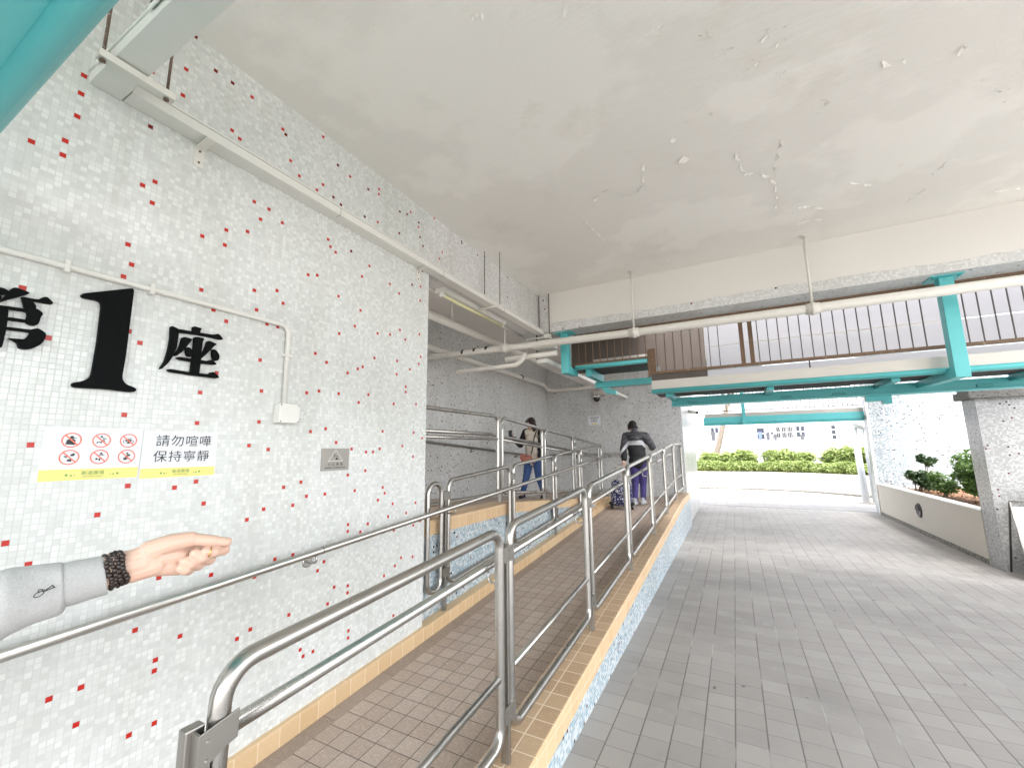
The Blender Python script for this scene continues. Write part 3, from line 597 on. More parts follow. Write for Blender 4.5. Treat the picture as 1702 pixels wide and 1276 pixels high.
for zc in (1.667, 1.602):
    for yc in (0.640, 0.727, 0.812):
        me = curve_mesh('t', [disc2(0, 0, 0.0285, 32), disc2(0, 0, 0.0245, 32)], depth=0.0006); ring = lay('red_ring', me, m_orange, t, XS + 0.0026, yc, zc)
        lay('pictogram', curve_mesh('t', icons[k], depth=0.0005), m_print, t, XS + 0.0024, yc, zc)
        lay('slash', curve_mesh('t', [bar2((-0.0185, 0.0185), (0.0185, -0.0185), 0.0042)], depth=0.0006), m_orange, t, XS + 0.0030, yc, zc); k += 1
t = paper(0.861, 1.158, 1.504, 1.711, 'white notice with two rows of black Chinese writing beside the symbols notice')
lay('text_row', curve_mesh('t', text='請勿喧嘩', size=0.054, depth=0.0005, spacing=1.1), m_print, t, XS + 0.0026, 1.018, 1.665)
lay('text_row', curve_mesh('t', text='保持寧靜', size=0.054, depth=0.0005, spacing=1.1), m_print, t, XS + 0.0026, 1.014, 1.596)

t = thing('safety_plaque', 'small brushed steel plaque showing a slipping figure in a triangle', 'sign', (XS, 1.859, 1.563))
b = MB(); b.box((XS, 1.754, 1.494), (XS + 0.003, 1.964, 1.632)); b.build('plate', m_steel_dull, t)
b = MB(); tri = [(1.804, 1.553), (1.914, 1.553), (1.859, 1.622)]
for i in range(3):
    q = bar2(tri[i], tri[(i + 1) % 3], 0.0022); b.prism(q, lambda p, d: (d, p[0], p[1]), XS + 0.0031 + 0.0001 * i, XS + 0.0037 + 0.0001 * i)
b.build('triangle', m_white, t)
lay('pictogram', curve_mesh('t', [disc2(-0.010, 0.016, 0.0045), bar2((-0.008, 0.012), (0.008, -0.004), 0.007), bar2((-0.004, 0.008), (-0.016, 0.0), 0.003), bar2((0.0, 0.006), (0.016, 0.006), 0.003), bar2((0.008, -0.004), (0.018, -0.014), 0.004), bar2((0.006, -0.004), (0.0, -0.016), 0.004)], depth=0.0005), m_print, t, XS + 0.0036, 1.859, 1.578)
lay('text_row', curve_mesh('t', text='小心地滑', size=0.021, depth=0.0005, spacing=1.9), m_print, t, XS + 0.0036, 1.859, 1.531)
lay('text_row', curve_mesh('t', text='BEWARE OF SLIPPERY FLOOR', size=0.0115, depth=0.0005), m_print, t, XS + 0.0036, 1.859, 1.511)
# ------------------------------------------------------------------ stainless railings
def loop(b, x, y0, y1, zb0, zt0, zb1, zt1, r=0.0215, cr=0.075):
    b.tube(fillet([(x, y0, zb0), (x, y0, zt0), (x, y1, zt1), (x, y1, zb1)], cr, 7, True), r, 14, closed=True)
def clamp(b, x, y, z, w=0.10, h=0.07):
    b.box((x - 0.026, y - w / 2, z - h / 2), (x - 0.0225, y + w / 2, z + h / 2)); b.box((x + 0.0225, y - w / 2, z - h / 2), (x + 0.026, y + w / 2, z + h / 2))
    for s in (-1, 1):
        b.tube([(x, y + s * (w / 2 - 0.024), z - h / 2), (x, y + s * (w / 2 - 0.024), z + h / 2)], 0.0238, 14)
    for dz in (-0.018, 0.018): b.lathe((x + 0.026, y, z + dz), [(0.005, 0), (0.004, 0.003)], 8, (1, 0, 0))
XR = -1.03
T_ = lambda y: min(1.105 + 0.067 * y, 1.105 + 0.067 * 8.6); Mi = lambda y: min(0.463 + 0.0665 * y, 0.463 + 0.0665 * 8.7); Bo = lambda y: min(0.195 + 0.068 * y, 0.195 + 0.068 * 8.5)
zc_ = lambda y: 0.0935 + 0.066 * min(y, 8.55)
rail = thing('ramp_railing', 'bright stainless steel railing standing on the tan coping beside the grey passage', 'railing', (XR, 4.5, 0.3), 'stainless railings of the ramps')
posts = [1.86, 3.165, 4.50, 5.92, 7.22, 8.47]
edges = [0.585] + posts + [9.74]
for i in range(len(edges) - 1):
    ya, yb = edges[i] + (0.050 if i else 0.0), edges[i + 1] - (0.050 if i < len(edges) - 2 else 0.0)
    b = MB(); loop(b, XR, ya, yb, Bo(ya) if i else 0.262, T_(ya), Bo(yb), T_(yb), 0.0215 if i else 0.0225); b.build('panel_frame', m_steel, rail)
    b = MB(); b.cyl((XR, ya + 0.012, Mi(ya)), (XR, yb - 0.012, Mi(yb)), 0.016, 12); b.build('mid_rail', m_steel, rail)
for y in posts:
    b = MB(); b.box((XR - 0.020, y - 0.011, zc_(y) - 0.003), (XR + 0.020, y + 0.011, T_(y) - 0.085)); b.build('post', m_steel_dull, rail, 0.002)
    b = MB(); clamp(b, XR, y, T_(y) - 0.115); b.build('clamp', m_steel_dull, rail)
    b = MB(); clamp(b, XR, y, Bo(y) + 0.105); b.build('clamp', m_steel_dull, rail)
b = MB(); b.box((XR - 0.028, 0.522, 0.09), (XR - 0.001, 0.560, 1.052)); b.build('end_post', m_steel_dull, rail, 0.004)
b = MB(); b.prism([(0.534, 0.20), (0.560, 0.20), (0.560, 0.985), (0.588, 0.999), (0.6125, 1.005), (0.6125, 1.062), (0.534, 1.046)], lambda p, d: (d, p[0], p[1]), XR + 0.0235, XR + 0.0275); b.box((XR - 0.0008, 0.534, 0.20), (XR + 0.0234, 0.540, 1.046)); b.build('latch_plate', m_steel_dull, rail, 0.001)
for z in (1.028, 0.992):
    b = MB(); b.lathe((XR + 0.0276, 0.552, z), [(0.0045, 0), (0.0035, 0.002)], 12, (1, 0, 0)); b.build('bolt', m_steel, rail)
# inner handrail on hooked brackets
XH = -1.135; Hh = lambda y: min(0.915 + 0.066 * y, 0.915 + 0.066 * 8.6)
b = MB(); b.tube(fillet([(XH, 0.60, Hh(0.60)), (XH, 8.60, Hh(8.60)), (XH, 9.25, Hh(8.6)), (XH, 9.36, Hh(8.6) - 0.10)], 0.08, 6), 0.0195, 14); b.build('handrail', m_steel, rail)
for y in posts:
    b = MB(); y += 0.02; b.tube(fillet([(XH, y, Hh(y) - 0.018), (XH, y, Hh(y) - 0.075), (XR - 0.018, y, Hh(y) - 0.075)], 0.025, 5), 0.006, 8); b.build('bracket', m_steel, rail)

# railing on the wall side of the lower ramp
XM = -2.268
tm = lambda y: 1.132 + 0.0695 * y; bm_ = lambda y: 0.275 + 0.0695 * y
t = thing('ramp_railing', 'stainless steel railing in front of the blue mosaic divider wall, beginning with a narrow hoop', 'railing', (XM, 5.3, 0.3), 'stainless railings of the ramps')
b = MB(); loop(b, XM, 2.805, 2.985, bm_(2.8), tm(2.88), bm_(2.98), tm(2.88), 0.0205, 0.085); b.build('panel_frame', m_steel, t)
mp = [3.035, 4.275, 5.555, 6.69]
for i, (ya, yb) in enumerate(zip(mp, mp[1:] + [7.99])):
    b = MB(); loop(b, XM, ya + 0.05, yb - 0.05, bm_(ya), tm(ya + .05), bm_(yb), tm(yb - .05), 0.0195); b.build('panel_frame', m_steel, t)
for y in mp:
    b = MB(); b.box((XM - 0.018, y - 0.011, zr(y) + 0.098), (XM + 0.018, y + 0.011, tm(y) - 0.08)); b.build('post', m_steel_dull, t, 0.002)
    b = MB(); clamp(b, XM, y, tm(y) - 0.12); b.build('clamp', m_steel_dull, t)
    b = MB(); clamp(b, XM, y, bm_(y) + 0.11); b.build('clamp', m_steel_dull, t)

# handrail fixed to the white wall, running on in front of the divider railing
XW = -2.175; hw = lambda y: 0.928 + 0.0668 * y
t = thing('wall_handrail', 'single stainless steel handrail on the white mosaic wall below the notices', 'handrail', (XW, 3.5, 1.1))
b = MB(); b.tube(fillet([(XW, -0.6, hw(-0.6)), (XW, 7.75, hw(7.75)), (XW, 7.93, hw(7.8))], 0.05, 4), 0.0195, 14); b.build('tube', m_steel, t)
for y in (0.35, 1.70):
    b = MB(); b.tube(fillet([(XW, y, hw(y) - 0.015), (XW, y, hw(y) - 0.06), (-2.250, y, hw(y) - 0.06)], 0.02, 5), 0.0075, 8); b.lathe((-2.2548, y, hw(y) - 0.06), [(0.032, 0), (0.032, 0.005), (0.027, 0.007)], 18, (1, 0, 0)); b.build('bracket', m_steel, t)
for y in mp + [7.6]:
    b = MB(); b.tube(fillet([(XW, y + 0.03, hw(y) - 0.015), (XW, y + 0.03, hw(y) - 0.06), (XM + 0.01, y + 0.03, hw(y) - 0.06)], 0.02, 5), 0.006, 8); b.build('bracket', m_steel, t)
b = MB(); b.lathe((XW, 1.735, hw(1.735)), [(0.0205, -0.002), (0.0205, 0.002)], 14, (0, 1, 0.067)); b.build('joint_ring', m_dark, t)

# railing along the upper ramp
XU = -2.45
def tu(y): return 2.0 if y < 4.3 else 2.0 - 0.0765 * (y - 4.3)
def cu_(y):
    for (ya, za), (yb, zb) in zip([(1.0, 1.04)] + UP, UP + [(8.6, 0.65)]):
        if ya <= y <= yb: return za + (zb - za) * (y - ya) / (yb - ya)
    return 0.57
t = thing('ramp_railing', 'tall stainless steel railing of the upper ramp in front of the woman with the phone', 'railing', (XU, 5.6, 1.0), 'stainless railings of the ramps')
up = [2.76, 4.34, 5.62, 6.90, 8.44]
for i, (ya, yb) in enumerate(zip(up, up[1:])):
    a0 = ya + (0.05 if i else 0.0); b0 = yb - 0.05
    b = MB(); loop(b, XU, a0, b0, cu_(a0) + 0.10, tu(a0), cu_(b0) + 0.10, tu(b0), 0.020); b.build('panel_frame', m_steel, t)
    b = MB(); b.cyl((XU, a0, tu(a0) - 0.265), (XU, b0, tu(b0) - 0.265), 0.016, 12); b.build('mid_rail', m_steel, t)
for y in up[1:-1]:
    b = MB(); b.box((XU - 0.018, y - 0.020, cu_(y) - 0.003), (XU + 0.018, y + 0.020, tu(y) - 0.07)); b.build('post', m_steel_dull, t, 0.002)
    b = MB(); clamp(b, XU, y, tu(y) - 0.11, 0.115); b.build('clamp', m_steel_dull, t)
b = MB(); b.tube([(XU - 0.10, 2.76, tu(3) - 0.205), (XU - 0.10, 4.3, tu(4.3) - 0.205), (XU - 0.10, 8.3, tu(8.3) - 0.205)], 0.019, 12); b.build('handrail', m_steel, t)
for y in up[1:-1]:
    b = MB(); b.tube([(XU - 0.10, y, tu(y) - 0.225), (XU - 0.10, y, tu(y) - 0.26), (XU - 0.02, y, tu(y) - 0.26)], 0.006, 8); b.build('bracket', m_steel, t)
# handrail on the shaded walls
t = thing('wall_handrail', 'dark handrail running along the shaded grey mosaic walls behind the two people', 'handrail', (-4.09, 7.0, 1.6))
b = MB(); b.tube(fillet([(-4.09, 1.5, 1.80), (-4.09, 4.3, 1.80), (-4.09, 8.9, 1.455), (-4.09, 9.73, 1.455)], 0.2, 4) , 0.019, 12); b.build('tube', m_steel_dull, t)
b = MB(); b.tube([(-4.09, 9.73, 1.455), (-3.9, 9.735, 1.48), (-1.75, 9.735, 1.49)], 0.019, 12); b.build('tube', m_steel_dull, t)
for y, z in ((4.6, 1.777), (6.3, 1.65), (8.0, 1.522)):
    b = MB(); b.tube([(-4.09, y, z - 0.015), (-4.09, y, z - 0.06), (-4.148, y, z - 0.06)], 0.0075, 8); b.lathe((-4.149, y, z - 0.06), [(0.03, 0), (0.028, 0.006)], 14, (1, 0, 0)); b.build('bracket', m_steel_dull, t)
for x in (-3.4, -2.6, -1.9):
    b = MB(); b.tube([(x, 9.735, 1.47), (x, 9.735, 1.425), (x, 9.798, 1.425)], 0.0075, 8); b.lathe((x, 9.799, 1.425), [(0.03, 0), (0.028, 0.006)], 14, (0, -1, 0)); b.build('bracket', m_steel_dull, t)

# ------------------------------------------------------------------ trunking, pipes and lamp under the ceiling
t = thing('cable_trunk', 'long white cable trunk fixed along the top of the red-dotted mosaic wall', 'cable trunk', (-2.2, 2.8, 3.16))
b = MB(); b.box((-2.2546, 0.64, 3.142), (-2.158, 5.06, 3.190)); b.build('body', m_white, t, 0.003)
b = MB(); b.box((-2.2546, 0.64, 3.1905), (-2.152, 5.06, 3.199)); b.build('cover', m_white, t, 0.002)
for y in (1.72, 2.83, 3.95):
    b = MB(); b.box((-2.20, y, 3.1413), (-2.1573, y + 0.002, 3.1905)); b.build('joint', m_dark, t)
for y in (0.945, 2.60):
    b = MB(); b.box((-2.2548, y - 0.022, 3.02), (-2.249, y + 0.022, 3.14)); b.obox((-2.20, y, 3.127), (1, 0, 0.16), (0, 1, 0), (-0.16, 0, 1), 0.056, 0.021, 0.0035)
    b.build('bracket', m_pipe, t, 0.004)
    for z in (3.045, 3.105):
        b = MB(); b.lathe((-2.2489, y, z), [(0.006, 0), (0.005, 0.004)], 8, (1, 0, 0)); b.build('bolt', m_rod, t)
t = thing('cable_trunk', 'white cable trunk crossing overhead from the wall, held by a slotted channel', 'cable trunk', (-1.2, 0.58, 3.15))
b = MB(); b.box((-2.2546, 0.529, 3.140), (1.2, 0.636, 3.192)); b.build('body', m_white, t, 0.003)
b = MB(); b.box((-2.2546, 0.523, 3.1925), (1.2, 0.6385, 3.201)); b.build('cover', m_white, t, 0.002)
for (x, w) in ((-2.16, 0.10), (-1.72, 0.12)):
    b = MB(); b.box((x, 0.519, 3.172), (x + w, 0.5228, 3.196)); b.build('clip', m_white, t)
    b = MB(); b.box((x + 0.01, 0.5175, 3.197), (x + w - 0.02, 0.5226, 3.2035)); b.build('slot', m_dark, t)
b = MB(); b.box((-2.035, 0.485, 3.104), (-1.996, 0.730, 3.110)); b.box((-2.035, 0.485, 3.110), (-2.031, 0.730, 3.134)); b.box((-2.000, 0.485, 3.110), (-1.996, 0.730, 3.134)); b.build('channel', m_pipe, t)
for y in (0.500, 0.705):
    b = MB(); b.cyl((-2.016, y, 3.092), (-2.016, y, 3.72), 0.0055, 8); b.lathe((-2.016, y, 3.094), [(0.011, 0), (0.011, 0.008)], 6); b.build('hanger_rod', m_rod, t)
t = thing('trunk_hanger', 'pair of thin rods with a short bar beside the mosaic beam', 'bracket', (-2.18, 3.55, 3.13))
b = MB(); b.tube([(-2.34, 3.70, 3.120), (-2.06, 3.69, 3.120)], 0.011, 8); b.build('bar', m_pipe, t)
for x, y in ((-2.205, 3.60), (-2.07, 3.69)):
    b = MB(); b.cyl((x, y, 3.20 if x < -2.1 else 3.12), (x, y, 3.72), 0.0045, 8); b.build('hanger_rod', m_rod, t)
t = thing('trunk_hanger', 'short white bar on a rod where the mosaic beam meets the cross beam', 'bracket', (-2.15, 5.05, 3.13))
b = MB(); b.tube([(-2.40, 5.02, 3.095), (-2.06, 5.02, 3.095)], 0.013, 8); b.box((-2.13, 4.985, 3.07), (-2.05, 5.06, 3.125)); b.build('bar', m_pipe, t)
for x in (-2.235, -2.088):
    b = MB(); b.cyl((x, 5.085, 3.10), (x, 5.085, 3.72), 0.006, 8); b.build('hanger_rod', m_rod, t)

def hanger(b, x, y, z, r, top):
    b.cyl((x, y, z + r), (x, y, top), 0.012, 10); b.lathe((x, y, top - 0.012), [(0.035, 0), (0.035, 0.012)], 12)
t = thing('drain_pipe', 'long white pipe crossing below the cross beam, from the shaded wall to the far right', 'pipe', (0.0, 4.9, 2.96))
b = MB(); b.tube([(-4.15, 4.90, 3.015), (-2.6, 4.90, 2.985), (-0.9, 4.90, 2.957), (5.5, 4.90, 2.94)], 0.046, 18); b.build('tube', m_pipe, t)
for x, z in ((-0.935, 2.957), (0.800, 2.951), (-2.675, 2.987)):
    b = MB(); b.tube([(x - 0.055, 4.9, z), (x + 0.055, 4.9, z)], 0.055, 18); b.tube([(x - 0.018, 4.9, z), (x + 0.018, 4.9, z)], 0.064, 18); b.build('collar', m_pipe, t)
    b = MB(); hanger(b, x, 4.9, z + 0.05, 0.0, 3.72 if x > -2 else 3.70); b.build('hanger', m_pipe, t)
for x in (-3.38, -3.18, -2.98):
    b = MB(); b.tube([(x, 4.9, 3.004), (x + 0.035, 4.9, 3.003)], 0.0475, 18); b.build('black_band', m_rubber, t)
t = thing('drain_pipe', 'thick white pipe under the grey slab, running beside the lamp', 'pipe', (-3.06, 4.5, 3.2))
b = MB(); b.tube([(-3.06, 1.5, 3.20), (-3.06, 5.75, 3.20), (-3.06, 9.75, 3.16)], 0.05, 18); b.build('tube', m_pipe, t)
for y in (4.2, 6.4): b = MB(); hanger(b, -3.06, y, 3.25, 0, 3.70); b.build('hanger', m_pipe, t)
t = thing('drain_pipe', 'white pipe along the shaded walls, turning the corner above the two people', 'pipe', (-4.09, 7, 3.2))
b = MB(); b.tube(fillet([(-4.085, 1.5, 3.22), (-4.085, 9.45, 3.19), (-4.085, 9.735, 3.09), (-3.8, 9.735, 3.07), (-1.2, 9.735, 3.09)], 0.1, 5), 0.048, 16); b.build('tube', m_pipe, t)
for y in (5.9, 8.2): b = MB(); b.tube([(-4.085, y, 3.205), (-4.085, y + 0.05, 3.205)], 0.0545, 16); b.build('collar', m_rubber if y > 7 else m_pipe, t)
t = thing('drain_pipe', 'short branch pipe with a bend below the long white pipe', 'pipe', (-2.8, 4.72, 2.70))
b = MB(); b.tube(fillet([(-3.35, 4.72, 2.69), (-2.42, 4.72, 2.695), (-2.33, 4.72, 2.745), (-2.30, 4.76, 2.84)], 0.05, 5), 0.030, 14); b.build('tube', m_pipe, t)
b = MB(); b.tube([(-2.62, 4.80, 2.80), (-1.95, 5.0, 2.855)], 0.036, 14); b.build('branch', m_pipe, t)
t = thing('cable_trunk', 'white trunk running on beyond the cross beam over the ramp', 'cable trunk', (-2.2, 7, 2.8))
b = MB(); b.box((-2.24, 5.0, 2.745), (-2.10, 9.79, 2.80)); b.build('body', m_white, t)
b = MB(); b.box((-2.27, 4.95, 2.93), (-1.98, 5.09, 3.03)); b.build('end_box', m_white, t, 0.004)
b = MB(); b.box((-2.26, 5.02, 2.80), (-2.245, 5.04, 3.18)); b.build('strap', m_dark, t)
m_tube = paint('aged_lamp_tube', (0.72, 0.70, 0.42), 0.25, 0.05, 10, bumps=0)
t = thing('fluorescent_lamp', 'unlit batten lamp with a yellowed tube under the mosaic beam', 'lamp', (-2.41, 3.75, 3.15))
b = MB(); b.box((-2.47, 3.10, 3.128), (-2.36, 4.36, 3.1795)); b.build('batten', m_white, t, 0.004)
b = MB(); b.cyl((-2.40, 3.14, 3.106), (-2.40, 4.32, 3.106), 0.0145, 14); b.build('tube', m_tube, t)
for y in (3.125, 4.335): b = MB(); b.box((-2.42, y - 0.015, 3.088), (-2.38, y + 0.015, 3.128)); b.build('lamp_holder', m_white, t, 0.003)
b = MB(); b.tube([(-2.50, 2.75, 3.165), (-2.50, 5.08, 3.165)], 0.0105, 8); tag(b.build('conduit_pipe', m_pipe), 'thin white conduit beside the unlit lamp under the mosaic beam', 'pipe')

# ------------------------------------------------------------------ teal footbridges
def i_column(b, x, y, z0, z1, w=0.10):
    b.box((x - w / 2, y - w / 2, z0), (x + w / 2, y + w / 2, z1))
t = thing('footbridge', 'teal steel footbridge with brown bar railing hung under the painted cross beam', 'footbridge', (0.5, 5.8, 2.2))
for x, z0, ye in ((-1.93, 2.615, 5.62), (1.895, 2.212, 6.15)):
    col = MB(); i_column(col, x, 5.26, z0, 3.168, 0.104); c_ = col.build('hanger_column', m_teal, t, 0.004)
    b = MB(); b.box((x - 0.12, 5.17, 3.1685), (x + 0.12, 5.38, 3.1795)); b.build('top_plate', m_teal, c_)
    for dx in (-0.09, 0.09): b = MB(); b.lathe((x + dx, 5.20, 3.152), [(0.014, 0), (0.014, 0.0165)], 6); b.build('bolt', m_teal_dark, c_)
    b = MB(); b.prism([(5.313, z0), (ye, z0 + 0.015), (ye, z0 + 0.085), (5.313, z0 + 0.105)], lambda p, d: (d, p[0], p[1]), x - 0.045, x + 0.045); b.build('foot_arm', m_teal, c_)
m_barbrown = paint('brown_grey_bar', (0.075, 0.062, 0.055), 0.5, 0.25, 9)
X0, X1, XL = -0.86, 5.2, -1.86
b = MB(); b.box((X0 - 0.03, 5.435, 2.530), (X1, 5.470, 2.562)); b.build('bottom_rail', m_rust, t, 0.003)
b = MB(); b.box((XL, 5.435, 3.155), (X1, 5.470, 3.185)); b.build('top_rail', m_rust, t, 0.003)
b = MB(); b.box((XL, 5.435, 2.745), (X0 - 0.032, 5.470, 2.772)); b.build('bottom_rail', m_rust, t, 0.003)
x = X0 + 0.085; n = 0
skip = (0.178, 0.272)
while x < 3.6:
    if not (0.13 < x < 0.32 or 1.84 < x < 1.95) and not (0.0 < x < 0.13):
        b = MB(); b.box((x - 0.0045, 5.447, 2.562), (x + 0.0045, 5.456, 3.155)); b.build('baluster', m_barbrown, t)
    x += 0.1015
for k in range(10):
    x = -1.81 + k * 0.1
    b = MB(); b.box((x - 0.005, 5.446, 2.772), (x + 0.005, 5.457, 3.155)); b.build('baluster', m_rust, t)
for x in (0.178, 0.272): b = MB(); b.box((x - 0.022, 5.430, 2.5625), (x + 0.022, 5.474, 3.1545)); b.build('post', m_rust, t, 0.002)
b = MB(); b.box((X0 - 0.032, 5.43, 2.50), (X0 - 0.002, 5.475, 2.86)); b.box((X0 + 0.0, 5.43, 2.5625), (X0 + 0.066, 5.45, 2.86)); b.build('end_post', m_rust, t)
for x in (0.80, 2.55): b = MB(); b.box((x - 0.006, 5.446, 2.448), (x + 0.006, 5.458, 2.53)); b.build('stud', m_dark, t)
b = MB(); b.box((X0, 5.440, 2.338), (X1, 5.446, 2.448)); b.build('kick_plate', m_galv, t)
b = MB(); b.box((X0, 5.475, 2.43), (-0.21, 5.485, 2.53)); b.build('kick_plate', m_brownpanel, t)
b = MB(); b.tube([(X0, 5.425, 2.309), (X1, 5.425, 2.309)], 0.027, 14); b.box((X0, 5.428, 2.285), (X1, 5.52, 2.334)); b.build('edge_channel', m_teal, t)
b = MB(); b.tube([(XL, 5.425, 2.708), (X0 - 0.034, 5.425, 2.708)], 0.017, 12); b.box((XL, 5.428, 2.692), (X0 - 0.034, 5.50, 2.742)); b.build('edge_channel', m_teal, t)
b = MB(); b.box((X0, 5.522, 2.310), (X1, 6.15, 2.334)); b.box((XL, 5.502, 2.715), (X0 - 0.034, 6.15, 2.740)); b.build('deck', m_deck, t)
b = MB(); b.box((-0.72, 6.152, 2.172), (X1, 6.26, 2.292)); b.box((-0.72, 6.10, 2.172), (X1, 6.152, 2.184)); b.build('edge_beam', m_teal, t, 0.003)
b = MB(); b.box((-1.80, 6.152, 2.525), (X0 - 0.034, 6.26, 2.612)); b.build('edge_beam', m_teal, t, 0.003)
b = MB(); b.box((-1.74, 5.52, 2.60), (-1.66, 6.15, 2.70)); b.build('joist', m_teal_dark, t)
for x in (-0.68, 0.42, 1.51, 2.60, 3.70): b = MB(); b.box((x - 0.034, 5.523, 2.245), (x + 0.034, 6.151, 2.309)); b.build('joist', m_teal_dark, t)
for x in (-0.45, 0.62, 1.15, 2.38, 3.0): b = MB(); b.box((x - 0.06, 6.136, 2.20), (x + 0.06, 6.151, 2.228)); b.build('cleat', m_teal_dark, t)
b = MB(); b.box((1.55, 6.18, 2.075), (1.63, 6.25, 2.1715)); b.box((1.40, 6.18, 2.11), (1.549, 6.25, 2.1715)); b.build('foot_stub', m_teal_dark, t)
b = MB(); b.prism([(-1.66, 2.44), (-1.50, 2.405), (-1.50, 2.47), (-1.64, 2.524), (-1.72, 2.524)], lambda p, d: (p[0], d, p[1]), 6.20, 6.28); b.build('foot_stub', m_teal, t)
b = MB()
for z0 in (2.335, 2.66, 2.99): b.box((-0.245, 6.275, z0), (X1, 6.281, z0 + 0.318))
b.build('back_panel', m_panel, t)
b = MB(); b.box((-2.2, 6.275, 2.79), (-0.862, 6.29, 3.31)); b.box((-0.86, 6.275, 2.335), (-0.25, 6.29, 3.31)); b.build('back_board', m_brownpanel, t)
b = MB(); b.box((-1.85, 6.262, 2.93), (-0.95, 6.274, 2.985)); b.build('trim', m_galv, t)

t = thing('footbridge', 'distant teal footbridge with a fine white railing above the green hedges', 'footbridge', (1, 13.6, 2.2))
xa, xb = -0.72, 2.905
b = MB(); b.box((xa, 13.2, 2.215), (xb, 13.30, 2.275)); b.build('edge_beam', m_teal_dark, t)
b = MB(); b.box((xa, 13.18, 2.2755), (xb, 13.30, 2.44)); b.build('edge_beam', m_teal, t)
b = MB(); b.box((xa + 0.03, 13.22, 2.4405), (xb, 13.26, 2.545)); b.build('kick_plate', m_galv, t)
b = MB(); b.box((xa + 0.05, 13.23, 2.60), (xb, 13.25, 2.62)); b.box((xa + 0.05, 13.23, 3.20), (xb, 13.25, 3.23)); b.build('rail', m_dark, t)
x = xa + 0.12
while x < xb:
    b = MB(); b.box((x - 0.008, 13.232, 2.62), (x + 0.008, 13.248, 3.20)); b.build('baluster', m_dark, t); x += 0.0975
b = MB(); b.box((0.30 - 0.045, 13.10, 2.22), (0.30 + 0.045, 13.178, 4.4)); b.build('hanger_column', m_teal, t)
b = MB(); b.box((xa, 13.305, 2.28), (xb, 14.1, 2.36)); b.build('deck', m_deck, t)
b = MB(); b.box((xa, 14.1, 3.2), (xb, 14.13, 3.23)); b.build('rail', m_dark, t)

t = thing('footbridge', 'teal steel edge of a footbridge close overhead in the upper left corner', 'footbridge', (0.2, -0.3, 2.4))
b = MB(); b.tube([(-2.20, 0.235, 2.53), (1.6, 0.235, 2.53)], 0.032, 16); b.build('edge_channel', m_teal, t)
b = MB(); b.box((-2.24, -0.40, 2.535), (-1.555, 0.232, 2.60)); b.box((-1.552, -0.40, 2.535), (1.6, 0.232, 2.60)); b.build('underside_sheet', m_teal, t)
b = MB(); b.box((-2.24, -0.50, 2.40), (1.6, -0.402, 2.60)); b.build('edge_beam', m_teal, t)
# ------------------------------------------------------------------ right-hand side: pillar, planter, wall
t = thing('pillar', 'square mosaic pillar at the right with a dark concrete ledge on top', 'pillar', (3.4, 8.1, 0))
b = MB(); b.box((2.93, 7.885, 0), (3.95, 8.255, 2.215)); b.build('shaft', mosaic('pillar_mosaic', 0.012, acc=((0.10, 0.01, 0.012), (0.02, 0.014, 0.016)), lo=0.29, hi=0.42, grout=(0.27, 0.27, 0.26)), t)
b = MB(); b.box((2.86, 7.84, 2.2155), (4.6, 8.30, 2.315)); b.box((2.90, 7.88, 2.3155), (4.6, 8.28, 2.40)); b.build('ledge', paint('stained_concrete', (0.16, 0.155, 0.145), 0.9, 0.45, 7, bumps=0.4, chips=(0.55, (0.045, 0.045, 0.04))), t, 0.01)
b = MB(); b.box((2.93, 13.05, 0), (9.0, 13.4, 6.0)); w_ = b.build('mosaic_wall', mosaic('bluish_white_mosaic', 0.03, acc=((0.10, 0.09, 0.12), (0.07, 0.07, 0.1)), tint=(0.90, 0.97, 1.0), lo=0.34, hi=0.56, pitch=0.03, cool=0.12)); tag(w_, 'bright bluish mosaic wall rising behind the shrubs of the right planter', 'wall')
b = MB(); b.box((2.905, 13.0, 0), (2.955, 13.049, 4.5)); tag(b.build('corner_trim', m_beam), 'plain grey vertical strip at the corner of the bright mosaic wall', 'trim')
t = thing('planter', 'long low cream planter wall with a round dark lamp, joined to the mosaic pillar', 'planter', (3.3, 10.5, 0))
b = MB(); b.box((2.92, 8.256, 0.0), (3.05, 12.98, 0.700)); b.build('front_wall', m_cream, t)
b = MB(); b.box((2.908, 8.256, 0.7005), (3.062, 12.98, 0.716)); b.build('coping', m_white, t)
b = MB(); b.box((2.914, 8.256, 0.0), (2.9195, 12.98, 0.068)); b.build('base_strip', m_stone, t)
b = MB(); nx, ny = 14, 26
vs = [(3.051 + 4.2 * i / nx, 8.256 + 4.79 * j / ny, 0.60 + RNG.uniform(-.02, .03) + 0.05 * i / nx) for j in range(ny + 1) for i in range(nx + 1)]
b.add(vs, [(j * (nx + 1) + i, j * (nx + 1) + i + 1, (j + 1) * (nx + 1) + i + 1, (j + 1) * (nx + 1) + i) for j in range(ny) for i in range(nx)], True); b.build('soil', m_soil, t)
lp = MB(); lp.lathe((2.9198, 10.53, 0.415), [(0.128, 0), (0.128, 0.012), (0.112, 0.022), (0.10, 0.016), (0.05, 0.010)], 28, (-1, 0, 0)); l_ = lp.build('recessed_lamp', m_dark, t)
b = MB(); b.prism([(10.53 + 0.10 * cos(a), 0.415 + 0.10 * sin(a)) for a in [pi * k / 12 for k in range(13)]], lambda p, d: (d, p[0], p[1]), 2.886, 2.897); b.build('hood', m_rubber, l_)

